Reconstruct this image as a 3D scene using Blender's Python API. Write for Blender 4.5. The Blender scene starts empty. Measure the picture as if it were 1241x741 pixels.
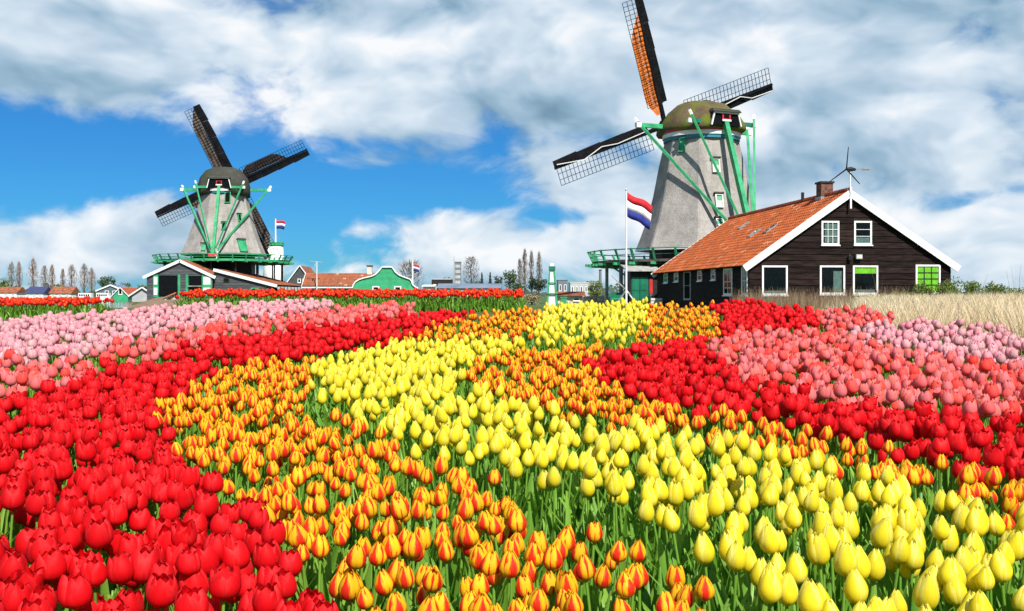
import bpy, math, random
import numpy as np
from mathutils import Vector, Matrix
rad = math.radians
random.seed(7)
RNG = np.random.default_rng(11)
SC = bpy.context.scene
COL = SC.collection

# ------------------------------------------------------------------ camera
F = 1200.0            # focal length in photograph pixels (1241 wide)
HZ = 358.0            # photograph row of the horizon
H = 0.8               # eye height above the farmyard ground
cam_d = bpy.data.cameras.new('camera')
cam = bpy.data.objects.new('camera', cam_d)
COL.objects.link(cam)
cam.location = (0, 0, H)
cam.rotation_euler = (rad(90), 0, 0)
cam_d.sensor_width = 36.0
cam_d.lens = 36.0 * F / 1241.0
cam_d.shift_y = -(370.5 - HZ) / 1241.0
cam_d.clip_start = 0.05
cam_d.clip_end = 9000
SC.camera = cam

# ------------------------------------------------------------------ light
SUN_AZ, SUN_EL = 22.0, 46.0        # degrees to the right of straight behind the camera, elevation
sd = bpy.data.lights.new('sun', 'SUN')
sd.energy = 4.4
sd.angle = rad(0.5)
sd.color = (1.0, 0.955, 0.88)
sun = bpy.data.objects.new('sun', sd)
COL.objects.link(sun)
sv = Vector((math.sin(rad(SUN_AZ)) * math.cos(rad(SUN_EL)), -math.cos(rad(SUN_AZ)) * math.cos(rad(SUN_EL)), math.sin(rad(SUN_EL))))
sun.rotation_euler = (-sv).to_track_quat('-Z', 'Y').to_euler()
SC.view_settings.view_transform = 'Standard'
SC.view_settings.look = 'None'
SC.view_settings.gamma = 1
SC.view_settings.exposure = 0.65
SC.render.engine = 'CYCLES'
SC.cycles.use_denoising = True
SC.cycles.max_bounces = 6
SC.cycles.transparent_max_bounces = 12
SC.cycles.sample_clamp_indirect = 6

# ------------------------------------------------------------------ sky
W = bpy.data.worlds.new('World')
SC.world = W
W.use_nodes = True
NT = W.node_tree
NT.nodes.clear()
class G:
    """tiny node graph helper"""
    def __init__(s, nt): s.nt = nt
    def n(s, t, **kw):
        nd = s.nt.nodes.new(t)
        for k, v in kw.items():
            if k.startswith('i_'):
                nd.inputs[k[2:].replace('_', ' ')].default_value = v
            else:
                setattr(nd, k, v)
        return nd
    def l(s, a, b): s.nt.links.new(a, b)
    def m(s, op, a, b=0.0, c=None, clamp=False):
        nd = s.nt.nodes.new('ShaderNodeMath'); nd.operation = op; nd.use_clamp = clamp
        for i, v in enumerate((a, b) if c is None else (a, b, c)):
            if isinstance(v, (int, float)): nd.inputs[i].default_value = v
            else: s.l(v, nd.inputs[i])
        return nd.outputs[0]
    def vm(s, op, a, b):
        nd = s.nt.nodes.new('ShaderNodeVectorMath'); nd.operation = op
        for i, v in enumerate((a, b)):
            if isinstance(v, (tuple, list)): nd.inputs[i].default_value = v
            else: s.l(v, nd.inputs[i])
        return nd.outputs[0]
    def noise(s, vec, scale, detail=6, rough=.55, dist=0.0):
        nd = s.nt.nodes.new('ShaderNodeTexNoise')
        if vec is not None: s.l(vec, nd.inputs['Vector'])
        nd.inputs['Scale'].default_value = scale; nd.inputs['Detail'].default_value = detail
        nd.inputs['Roughness'].default_value = rough; nd.inputs['Distortion'].default_value = dist
        return nd.outputs['Fac']
    def ss(s, x, a, b, lo=0.0, hi=1.0):
        nd = s.nt.nodes.new('ShaderNodeMapRange'); nd.interpolation_type = 'SMOOTHSTEP'
        for i, v in enumerate((x, a, b, lo, hi)):
            if isinstance(v, (int, float)): nd.inputs[i].default_value = v
            else: s.l(v, nd.inputs[i])
        return nd.outputs[0]
    def mix(s, f, a, b):
        nd = s.nt.nodes.new('ShaderNodeMix'); nd.data_type = 'RGBA'
        for sock, v in ((nd.inputs[0], f), (nd.inputs[6], a), (nd.inputs[7], b)):
            if isinstance(v, (int, float)): sock.default_value = v
            elif isinstance(v, (tuple, list)): sock.default_value = tuple(v)[:3] + (1,)
            else: s.l(v, sock)
        return nd.outputs[2]

g = G(NT)
sky = g.n('ShaderNodeTexSky', sky_type='NISHITA', sun_disc=False, sun_elevation=rad(SUN_EL), sun_rotation=rad(180 - SUN_AZ))
sky.altitude = 0; sky.air_density = 1.0; sky.dust_density = 0.15; sky.ozone_density = 4.0
tc = g.n('ShaderNodeTexCoord')
dirv = tc.outputs['Generated']
sep = g.n('ShaderNodeSeparateXYZ'); g.l(dirv, sep.inputs[0])
dx, dz = sep.outputs[0], sep.outputs[2]
SQ = (1.0, 1.0, 1.75)
p0 = g.vm('MULTIPLY', dirv, SQ)
warp = g.n('ShaderNodeTexNoise'); g.l(p0, warp.inputs['Vector']); warp.inputs['Scale'].default_value = 5.0; warp.inputs['Detail'].default_value = 3
p1 = g.vm('ADD', p0, g.vm('MULTIPLY', g.vm('SUBTRACT', warp.outputs['Color'], (.5, .5, .5)), (.16, .16, .12)))
n_f = g.noise(p1, 5.0, 8, .58)
n_b = g.m('ABSOLUTE', g.m('SUBTRACT', g.m('MULTIPLY', g.noise(p1, 8.5, 3, .5), 2.0), 1.0))
n1 = g.m('ADD', n_f, g.m('MULTIPLY', g.m('SUBTRACT', n_b, .22), .17))
so = 0.034
p2 = g.vm('ADD', p1, (sv.x * so, sv.y * so * .3, sv.z * so * 1.6))
n_l = g.noise(p1, 5.0, 4, .5)
n2 = g.noise(p2, 5.0, 4, .5)
# slow changes in how thick the cover is: (photo column, row, half width, half height, amount)
blobs = [(290, 200, 230, 40, -.25), (20, 205, 130, 30, -.12), (470, 235, 120, 24, -.10), (480, 192, 130, 18, .10), (133, 40, 26, 40, -.12), (560, 240, 110, 18, -.06),
         (450, 85, 330, 75, .17), (100, 90, 130, 60, .07), (780, 60, 200, 90, .14), (1040, 150, 260, 140, .20), (905, 95, 60, 40, .22), (1150, 290, 150, 60, .15), (960, 300, 120, 50, .12),
         (1128, 252, 70, 16, -.20), (1200, 232, 70, 12, -.12), (760, 36, 40, 12, -.3), (742, 12, 60, 10, -.2), (690, 262, 60, 16, -.2), (50, 35, 130, 60, .16), (620, 20, 500, 70, .14), (560, 285, 150, 26, .08), (80, 285, 190, 46, .17), (300, 310, 160, 24, .05), (720, 280, 60, 40, .10), (430, 180, 60, 14, -.08), (700, 235, 60, 20, .02)]
cov = None
for (bx_, by_, sx_, sy_, am) in blobs:
    cx, cz = (bx_ - 620.5) / F, (HZ - by_) / F
    ln = math.sqrt(1 + cx * cx + cz * cz); cx /= ln; cz /= ln
    qx = g.m('MULTIPLY', g.m('SUBTRACT', dx, cx), F / sx_)
    qz = g.m('MULTIPLY', g.m('SUBTRACT', dz, cz), F / sy_)
    e = g.m('EXPONENT', g.m('MULTIPLY', g.m('ADD', g.m('MULTIPLY', qx, qx), g.m('MULTIPLY', qz, qz)), -1.0))
    e = g.m('MULTIPLY', e, am)
    cov = e if cov is None else g.m('ADD', cov, e)
dens = g.m('ADD', n1, cov)
alpha = g.ss(dens, .43, .60)
thick = g.ss(dens, .52, .92)
relief = g.m('ADD', g.m('MULTIPLY', g.m('SUBTRACT', n_l, n2), 3.4), g.m('MULTIPLY', g.m('SUBTRACT', n1, n_l), 1.4))
big = g.ss(g.noise(g.vm('ADD', p1, (3.1, 7.7, 1.3)), 5.0, 5, .5), .36, .66)
lum = g.m('ADD', g.m('ADD', .64, relief), g.m('MULTIPLY', g.m('SUBTRACT', big, .50), .55))
lum = g.m('SUBTRACT', lum, g.m('MULTIPLY', thick, .10))
for (bx_, by_, sx_, sy_, am) in ((1000, 185, 150, 48, -.30), (1170, 215, 90, 40, -.22), (903, 88, 58, 34, .50), (940, 105, 60, 26, .25), (860, 150, 60, 30, .2), (520, 60, 120, 50, .12), (60, 40, 100, 42, -.18), (760, 90, 90, 60, -.08), (1110, 262, 60, 22, .22), (1090, 130, 120, 40, .12), (700, 280, 70, 40, .12), (960, 240, 90, 30, -.12)):
    cx, cz = (bx_ - 620.5) / F, (HZ - by_) / F
    ln = math.sqrt(1 + cx * cx + cz * cz); cx /= ln; cz /= ln
    qx = g.m('MULTIPLY', g.m('SUBTRACT', dx, cx), F / sx_); qz = g.m('MULTIPLY', g.m('SUBTRACT', dz, cz), F / sy_)
    lum = g.m('ADD', lum, g.m('MULTIPLY', g.m('EXPONENT', g.m('MULTIPLY', g.m('ADD', g.m('MULTIPLY', qx, qx), g.m('MULTIPLY', qz, qz)), -1.0)), am))
# the high white cumulus heads
lum = g.m('ADD', g.m('MULTIPLY', lum, .82), .13)
lum = g.m('MINIMUM', g.m('MAXIMUM', lum, 0.0), 1.0)
ramp = g.n('ShaderNodeValToRGB')
cr = ramp.color_ramp
cr.elements[0].position = 0.0; cr.elements[0].color = (.11, .19, .26, 1)
cr.elements[1].position = 1.0; cr.elements[1].color = (.62, .63, .64, 1)
for pos, c in ((.32, (.21, .315, .405)), (.58, (.345, .43, .51)), (.80, (.48, .54, .595))):
    el = cr.elements.new(pos); el.color = c + (1,)
g.l(lum, ramp.inputs[0])
# air near the horizon brightens the sky itself (Nishita does that); deepen its blue a little with a tint of the sky texture
bg1 = g.n('ShaderNodeBackground'); bg1.inputs['Strength'].default_value = 0.10
g.l(g.vm('MULTIPLY', sky.outputs[0], (.10, .365, .62)), bg1.inputs['Color'])
bg2 = g.n('ShaderNodeBackground'); bg2.inputs['Strength'].default_value = 1.0
g.l(ramp.outputs[0], bg2.inputs['Color'])
mx = g.n('ShaderNodeMixShader')
g.l(g.m('MULTIPLY', alpha, .97), mx.inputs[0]); g.l(bg1.outputs[0], mx.inputs[1]); g.l(bg2.outputs[0], mx.inputs[2])
wo = g.n('ShaderNodeOutputWorld'); g.l(mx.outputs[0], wo.inputs['Surface'])

# ------------------------------------------------------------------ helpers
def P(px, py, d):
    return Vector(((px - 620.5) / F * d, d, H + (HZ - py) / F * d))
def X(px, d): return (px - 620.5) / F * d
def Z(py, d): return H + (HZ - py) / F * d

MATS = {}
def mat(name, col, rough=.7, var=.15, scale=3.0, bump=0.0, bscale=20.0, stretch=(1, 1, 1), spec=.3, col2=None, rnd=0.0, metal=0.0):
    """plain procedural paint / wood / stone: two tones by noise, optional bump and per-object shift"""
    if name in MATS: return MATS[name]
    m = bpy.data.materials.new(name); m.use_nodes = True
    nt = m.node_tree; nt.nodes.clear(); q = G(nt)
    out = q.n('ShaderNodeOutputMaterial'); b = q.n('ShaderNodeBsdfPrincipled')
    b.inputs['Roughness'].default_value = rough; b.inputs['Specular IOR Level'].default_value = spec; b.inputs['Metallic'].default_value = metal
    t = q.n('ShaderNodeTexCoord')
    v = q.vm('MULTIPLY', t.outputs['Object'], stretch)
    nz = q.ss(q.noise(v, scale, 6, .6), .3, .7)
    c2 = col2 if col2 else tuple(c * (1 - var * 1.6) for c in col)
    c1 = col if col2 else tuple(min(1, c * (1 + var)) for c in col)
    cc = q.mix(nz, c2, c1)
    if rnd:
        oi = q.n('ShaderNodeObjectInfo')
        hv = q.n('ShaderNodeHueSaturation'); q.l(cc, hv.inputs['Color'])
        q.l(q.m('ADD', 1 - rnd, q.m('MULTIPLY', oi.outputs['Random'], 2 * rnd)), hv.inputs['Value'])
        cc = hv.outputs[0]
    q.l(cc, b.inputs['Base Color'])
    if bump:
        bp = q.n('ShaderNodeBump'); bp.inputs['Strength'].default_value = bump; bp.inputs['Distance'].default_value = .03
        q.l(q.noise(v, bscale, 5, .6), bp.inputs['Height']); q.l(bp.outputs[0], b.inputs['Normal'])
    q.l(b.outputs[0], out.inputs[0])
    MATS[name] = m
    return m

def petal_mat(name, mid, edge, lo, hi, base=None, transl=.42, streak=.25, alt=None):
    m = bpy.data.materials.new(name); m.use_nodes = True
    nt = m.node_tree; nt.nodes.clear(); q = G(nt)
    out = q.n('ShaderNodeOutputMaterial'); b = q.n('ShaderNodeBsdfPrincipled')
    b.inputs['Roughness'].default_value = .55; b.inputs['Specular IOR Level'].default_value = .22
    at = q.n('ShaderNodeAttribute'); at.attribute_name = 'pet'
    s = q.n('ShaderNodeSeparateColor'); q.l(at.outputs['Color'], s.inputs[0])
    au = q.m('ABSOLUTE', q.m('SUBTRACT', q.m('MULTIPLY', s.outputs[0], 2), 1))
    cb = q.n('ShaderNodeCombineXYZ'); q.l(q.m('MULTIPLY', s.outputs[0], 9), cb.inputs[0]); q.l(q.m('MULTIPLY', s.outputs[1], 1.6), cb.inputs[1]); q.l(q.m('MULTIPLY', s.outputs[2], 40), cb.inputs[2])
    st = q.noise(cb.outputs[0], 1.7, 3, .6)
    fe = q.ss(q.m('ADD', q.m('ADD', au, q.m('MULTIPLY', q.m('SUBTRACT', st, .5), .7)), q.m('MULTIPLY', q.m('SUBTRACT', s.outputs[1], .5), .25)), lo, hi)
    c = q.mix(fe, mid, edge)
    if alt: c = q.mix(q.m('MULTIPLY', q.ss(s.outputs[2], .35, .9), .85), c, alt)
    if base: c = q.mix(q.ss(s.outputs[1], .0, .22, 1.0, 0.0), c, base)
    hv = q.n('ShaderNodeHueSaturation'); q.l(c, hv.inputs['Color'])
    q.l(q.m('ADD', .985, q.m('MULTIPLY', s.outputs[2], .03)), hv.inputs['Hue']) if False else None
    q.l(q.m('ADD', q.m('ADD', .87, q.m('MULTIPLY', s.outputs[2], .22)), q.m('MULTIPLY', q.m('SUBTRACT', st, .5), streak)), hv.inputs['Value'])
    vb = q.n('ShaderNodeCombineXYZ'); q.l(q.m('MULTIPLY', s.outputs[0], 34), vb.inputs[0]); q.l(q.m('MULTIPLY', s.outputs[1], 2.0), vb.inputs[1])
    bmp = q.n('ShaderNodeBump'); bmp.inputs['Strength'].default_value = .35; bmp.inputs['Distance'].default_value = .003
    q.l(q.noise(vb.outputs[0], 1.0, 3, .6), bmp.inputs['Height']); q.l(bmp.outputs[0], b.inputs['Normal'])
    q.l(hv.outputs[0], b.inputs['Base Color'])
    tr = q.n('ShaderNodeBsdfTranslucent'); q.l(hv.outputs[0], tr.inputs['Color'])
    ms = q.n('ShaderNodeMixShader'); ms.inputs[0].default_value = transl
    q.l(b.outputs[0], ms.inputs[1]); q.l(tr.outputs[0], ms.inputs[2]); q.l(ms.outputs[0], out.inputs[0])
    return m

def leaf_mat(name, c1, c2, transl=.3, rough=.45, attr=True):
    m = bpy.data.materials.new(name); m.use_nodes = True
    nt = m.node_tree; nt.nodes.clear(); q = G(nt)
    out = q.n('ShaderNodeOutputMaterial'); b = q.n('ShaderNodeBsdfPrincipled')
    b.inputs['Roughness'].default_value = rough; b.inputs['Specular IOR Level'].default_value = .35
    if attr:
        at = q.n('ShaderNodeAttribute'); at.attribute_name = 'pet'
        s = q.n('ShaderNodeSeparateColor'); q.l(at.outputs['Color'], s.inputs[0]); f = s.outputs[2]
    else:
        ge = q.n('ShaderNodeNewGeometry'); f = ge.outputs['Random Per Island']
    c = q.mix(f, c1, c2)
    q.l(c, b.inputs['Base Color'])
    tr = q.n('ShaderNodeBsdfTranslucent'); q.l(c, tr.inputs['Color'])
    ms = q.n('ShaderNodeMixShader'); ms.inputs[0].default_value = transl
    q.l(b.outputs[0], ms.inputs[1]); q.l(tr.outputs[0], ms.inputs[2]); q.l(ms.outputs[0], out.inputs[0])
    return m

def glass_mat():
    m = bpy.data.materials.new('window_glass'); m.use_nodes = True
    nt = m.node_tree; nt.nodes.clear(); q = G(nt)
    out = q.n('ShaderNodeOutputMaterial')
    t = q.n('ShaderNodeBsdfTransparent'); t.inputs[0].default_value = (.75, .84, .82, 1)
    gl = q.n('ShaderNodeBsdfGlossy'); gl.inputs['Roughness'].default_value = .03
    fr = q.n('ShaderNodeFresnel'); fr.inputs[0].default_value = 1.25
    ms = q.n('ShaderNodeMixShader'); q.l(fr.outputs[0], ms.inputs[0]); q.l(t.outputs[0], ms.inputs[1]); q.l(gl.outputs[0], ms.inputs[2]); q.l(ms.outputs[0], out.inputs[0])
    return m

M_GLASS = glass_mat()
M_WHITE = mat('white_paint', (.78, .78, .75), .5, .06, 2)
M_GREEN = mat('green_paint', (.045, .33, .14), .4, .18, 1.5)
M_TEAL = mat('dark_green_paint', (.012, .16, .09), .4, .2, 1.5)
M_RED = mat('red_paint', (.5, .03, .03), .5)
M_BLACK = mat('tarred_wood', (.022, .018, .017), .6, .3, 2, .4, 14, (1, 1, 6))
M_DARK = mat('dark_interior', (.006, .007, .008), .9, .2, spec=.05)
M_PLANK = mat('tarred_plank', (.019, .011, .009), .8, .45, 1.4, .5, 10, (1, 1, 9), rnd=.4, spec=.12)
M_GREYPLANK = mat('grey_plank', (.07, .075, .08), .7, .25, 1.4, .4, 10, (1, 1, 8), rnd=.25)
M_SAILWOOD = mat('sail_wood', (.009, .009, .011), .7, .35, 1.5, spec=.1)
M_POST = mat('weathered_post', (.40, .39, .36), .8, .25, 3)
M_BRICK = mat('chimney_brick', (.16, .075, .05), .85, .35, 6, .4, 18)
M_METAL = mat('grey_metal', (.35, .36, .37), .45, .1, 4, metal=.6)
M_GREYWALL = mat('grey_wall', (.42, .43, .43), .8, .12, .5)
M_BLUEROOF = mat('blue_grey_roof', (.17, .22, .29), .6, .15, .4)
M_GREENWALL = mat('green_board', (.04, .33, .15), .5, .12, 1.0, rnd=.12)
M_BROWN = mat('brown_earth', (.26, .17, .10), .95, .3, 1.5, .6, 8)
M_ROOFFAR = mat('far_red_roof', (.30, .10, .05), .85, .3, 1.2, .3, 10)
M_CREAM = mat('cream_paint', (.62, .58, .50), .7, .1)

class MB:
    def __init__(s): s.v = []; s.f = []
    def quad(s, *pts):
        i = len(s.v); s.v += [tuple(p) for p in pts]; s.f.append(tuple(range(i, i + len(pts))))
    def box(s, c, size, M=None):
        c = Vector(c); a, b, h = [x / 2 for x in size]; i = len(s.v)
        for sx in (-1, 1):
            for sy in (-1, 1):
                for sz in (-1, 1):
                    o = Vector((sx * a, sy * b, sz * h))
                    s.v.append(tuple(c + (M @ o if M else o)))
        for f in ((0, 1, 3, 2), (4, 6, 7, 5), (0, 4, 5, 1), (2, 3, 7, 6), (0, 2, 6, 4), (1, 5, 7, 3)): s.f.append(tuple(i + k for k in f))
    def bounds(s, x0, x1, y0, y1, z0, z1):
        s.box(((x0 + x1) / 2, (y0 + y1) / 2, (z0 + z1) / 2), (x1 - x0, y1 - y0, z1 - z0))
    def prism(s, poly, ext):
        """polygon of 3D points pushed along ext"""
        n = len(poly); i = len(s.v); ext = Vector(ext)
        s.v += [tuple(Vector(p)) for p in poly] + [tuple(Vector(p) + ext) for p in poly]
        s.f.append(tuple(range(i + n - 1, i - 1, -1))); s.f.append(tuple(range(i + n, i + 2 * n)))
        for k in range(n):
            j = (k + 1) % n
            s.f.append((i + k, i + j, i + n + j, i + n + k))
    def beam(s, a, b, w, h=None, up=(0, 0, 1), w2=None):
        a, b = Vector(a), Vector(b); h = h or w; d = (b - a).normalized(); up = Vector(up)
        if abs(d.dot(up)) > .98: up = Vector((0, 1, 0))
        x = d.cross(up).normalized(); y = x.cross(d).normalized(); i = len(s.v)
        for p, k in ((a, 1.0), (b, (w2 / w if w2 else 1.0))):
            for sx, sy in ((-1, -1), (1, -1), (1, 1), (-1, 1)):
                s.v.append(tuple(p + x * (sx * w * k / 2) + y * (sy * h * k / 2)))
        for f in ((0, 1, 5, 4), (1, 2, 6, 5), (2, 3, 7, 6), (3, 0, 4, 7), (3, 2, 1, 0), (4, 5, 6, 7)): s.f.append(tuple(i + k for k in f))
    def tube(s, pts, radii, n=6, cap=True):
        i0 = len(s.v); pts = [Vector(p) for p in pts]
        for k, p in enumerate(pts):
            d = (pts[min(k + 1, len(pts) - 1)] - pts[max(k - 1, 0)]).normalized()
            u = Vector((0, 0, 1)) if abs(d.z) < .9 else Vector((1, 0, 0))
            x = d.cross(u).normalized(); y = d.cross(x)
            for j in range(n):
                a = 2 * math.pi * j / n
                s.v.append(tuple(p + (x * math.cos(a) + y * math.sin(a)) * radii[k]))
        for k in range(len(pts) - 1):
            for j in range(n):
                a, b = i0 + k * n + j, i0 + k * n + (j + 1) % n
                s.f.append((a, b, b + n, a + n))
        if cap:
            s.f.append(tuple(i0 + j for j in range(n))[::-1]); s.f.append(tuple(i0 + (len(pts) - 1) * n + j for j in range(n)))
    def build(s, name, m, parent=None, smooth=False, kind=None):
        me = bpy.data.meshes.new(name); me.from_pydata(s.v, [], s.f); me.update()
        if smooth: me.polygons.foreach_set('use_smooth', [True] * len(me.polygons))
        me.materials.append(m)
        o = bpy.data.objects.new(name, me); COL.objects.link(o)
        if parent: o.parent = parent
        if kind: o['kind'] = kind
        return o
def thing(name, label, cat, loc=(0, 0, 0), rz=0.0, group=None):
    o = bpy.data.objects.new(name, None); COL.objects.link(o); o.empty_display_size = .2
    o.location = loc; o.rotation_euler = (0, 0, rz); o['label'] = label; o['category'] = cat
    if group: o['group'] = group
    return o
def tag(o, label, cat=None, group=None, kind=None):
    o['label'] = label
    if cat: o['category'] = cat
    if group: o['group'] = group
    if kind: o['kind'] = kind
    return o
def fix_normals(o):
    import bmesh
    bm = bmesh.new(); bm.from_mesh(o.data); bmesh.ops.recalc_face_normals(bm, faces=bm.faces); bm.to_mesh(o.data); bm.free()

# ------------------------------------------------------------------ ground and water
SLOPE = (HZ - 290.0) / F           # the flower field is a bank that rises away from the path
TOP = 0.81                          # eye height above the blooms
STEM = 0.46                         # height of a tulip
def sst(a, b, x):
    t = min(1, max(0, (x - a) / (b - a))); return t * t * (3 - 2 * t)
def soil_near(y): return H - TOP - STEM + SLOPE * max(y, -4)
def zt(x, y):
    z = soil_near(min(y, 18.2)) * (1 - sst(18.6, 27, y))
    r = sst(0, 1.6, -(x + .376 * max(y, 50))) * sst(46, 52, y) * (1 - sst(300, 318, y))
    return z - 1.3 * r
ys = sorted(set([50 + 4 * i for i in range(50)] + [-30, -15, -8] + [i * .7 for i in range(-8, 42)] + [30, 35, 40, 50, 60, 70, 44, 46, 48, 50, 52, 55, 65, 75, 80, 90, 100, 115, 130, 150, 170, 210, 250, 300, 304, 308, 312, 318, 330, 380, 450, 600, 900, 1500, 3000, 6000]))
xs = sorted(set([-4000, -1500, -700, -400, -250, -150, -125, -110] + [-100 + 1.0 * i for i in range(78)] + [i * 1.5 for i in range(-14, 15)] + [24, 32, 45, 70, 120, 250, 500, 1000, 2000, 4000]))
b = MB()
for y in ys:
    for x in xs: b.v.append((x, y, zt(x, y)))
nx = len(xs)
for j in range(len(ys) - 1):
    for i in range(nx - 1): b.f.append((j * nx + i, j * nx + i + 1, (j + 1) * nx + i + 1, (j + 1) * nx + i))
M_GROUND = mat('grassy_soil', (.075, .14, .03), .95, .3, .8, .5, 6, col2=(.07, .09, .03))
o = b.build('ground', M_GROUND, smooth=True, kind='structure')
M_WATER = bpy.data.materials.new('canal_water'); M_WATER.use_nodes = True
q = G(M_WATER.node_tree); pb = M_WATER.node_tree.nodes['Principled BSDF']
pb.inputs['Base Color'].default_value = (.03, .05, .06, 1); pb.inputs['Roughness'].default_value = .08
t_ = q.n('ShaderNodeTexCoord'); bp = q.n('ShaderNodeBump'); bp.inputs['Strength'].default_value = .5; bp.inputs['Distance'].default_value = .05
q.l(q.noise(q.vm('MULTIPLY', t_.outputs['Object'], (1, .5, 1)), 1.4, 4, .6), bp.inputs['Height']); q.l(bp.outputs[0], pb.inputs['Normal'])
b = MB(); b.quad((-420, 44, -.55), (-14, 44, -.55), (-14, 322, -.55), (-420, 322, -.55))
b.build('water', M_WATER, kind='structure')

# ------------------------------------------------------------------ roof tiles
def tile_mat(name, c1, c2, moss):
    m = bpy.data.materials.new(name); m.use_nodes = True
    nt = m.node_tree; nt.nodes.clear(); q = G(nt)
    out = q.n('ShaderNodeOutputMaterial'); b = q.n('ShaderNodeBsdfPrincipled'); b.inputs['Roughness'].default_value = .8; b.inputs['Specular IOR Level'].default_value = .2
    at = q.n('ShaderNodeAttribute'); at.attribute_name = 'tile'
    s = q.n('ShaderNodeSeparateColor'); q.l(at.outputs['Color'], s.inputs[0])
    t = q.n('ShaderNodeTexCoord')
    c = q.mix(s.outputs[0], c1, c2)
    c = q.mix(q.m('MULTIPLY', q.ss(q.noise(t.outputs['Object'], .9, 6, .65), .50, .70), .55), c, moss)
    c = q.mix(q.m('MULTIPLY', q.ss(s.outputs[1], .96, .98), .6), c, (.55, .38, .25))
    q.l(c, b.inputs['Base Color']); q.l(b.outputs[0], out.inputs[0])
    return m
M_TILE = tile_mat('orange_pantile', (.52, .125, .032), (.32, .075, .026), (.12, .06, .03))
M_TILE2 = tile_mat('brown_red_pantile', (.36, .11, .05), (.25, .085, .045), (.13, .09, .06))
def pantiles(name, parent, A, along, up, nrm, L, S, tw, tl, m, flat=False):
    """real pantile relief: A is the low corner, along the eave, up the slope"""
    A, along, up, nrm = map(Vector, (A, along, up, nrm))
    nc, nr = max(1, round(L / tw)), max(1, round(S / tl)); tw, tl = L / nc, S / nr
    prof = ((0, .0), (.25, .035), (.5, .05), (.72, .02), (.9, -.005), (1.0, 0)) if not flat else ((0, 0), (.5, .04), (1, 0))
    V, Fc, C = [], [], []
    for r in range(nr):
        for c in range(nc):
            j = random.uniform(-.008, .008); col = (random.random(), random.random(), 0, 1)
            i = len(V); n = len(prof)
            for (lo, lift) in ((r * tl - .02, .045), ((r + 1) * tl, .012)):
                for (u, hgt) in prof:
                    V.append(tuple(A + along * ((c + u) * tw) + up * (lo + j) + nrm * (hgt + lift))); C.append(col)
            for (u, hgt) in prof:
                V.append(tuple(A + along * ((c + u) * tw) + up * (r * tl - .02 + j) + nrm * (hgt + .005))); C.append(col)
            for k in range(n - 1):
                Fc.append((i + k, i + k + 1, i + n + k + 1, i + n + k)); Fc.append((i + 2 * n + k, i + 2 * n + k + 1, i + k + 1, i + k))
    me = bpy.data.meshes.new(name); me.from_pydata(V, [], Fc)
    ca = me.attributes.new('tile', 'FLOAT_COLOR', 'POINT'); ca.data.foreach_set('color', np.array(C, dtype=np.float32).ravel())
    me.materials.append(m); o = bpy.data.objects.new(name, me); COL.objects.link(o); o.parent = parent; o['kind'] = 'stuff'
    return o

# ------------------------------------------------------------------ boarded walls
def boards(parent, O, ux, nrm, span, z0, z1, hb, openings, m, name='plank'):
    """lapped boards, each a part. O base point, ux along the wall, nrm outward, span(z)->(a,b), openings (a,b,z0,z1)"""
    O, ux, nrm = Vector(O), Vector(ux), Vector(nrm); up = Vector((0, 0, 1))
    z = z0
    while z < z1 - .03:
        zt_ = min(z + hb, z1)
        ops = [w for w in openings if w[2] < zt_ - .01 and w[3] > z + .01]
        (al, bl), (ah, bh) = span(z), span(zt_)
        xs_ = sorted({e for w in ops for e in w[:2] if al < e < bl})
        edges = [(al, ah)] + [(e, e) for e in xs_] + [(bl, bh)]
        for (xl0, xh0), (xl1, xh1) in zip(edges[:-1], edges[1:]):
            if xl1 - xl0 < .03: continue
            mid_ = (xl0 + xl1) / 2; l, h = z, zt_
            for w in ops:
                if w[0] < mid_ < w[1]:
                    if w[2] <= l + .03 and w[3] >= h - .03: h = l
                    elif w[2] <= l + .03: l = w[3]
                    else: h = w[2]
            if h - l < .03: continue
            xh1 = max(xh1, xh0 + .001)
            ol, oh = [.012 + .035 * (1 - (k - z) / hb) for k in (l, h)]
            q = MB()
            for (x, zz, of) in ((xl0, l, ol), (xl1, l, ol), (xh1, h, oh), (xh0, h, oh), (xl0, l, 0), (xl1, l, 0), (xh1, h, 0), (xh0, h, 0)):
                q.v.append(tuple(O + ux * x + up * zz + nrm * of))
            q.f += [(0, 1, 2, 3), (4, 7, 6, 5), (0, 4, 5, 1), (1, 5, 6, 2), (2, 6, 7, 3), (3, 7, 4, 0)]
            q.build(name, m, parent)
        z = zt_

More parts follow.
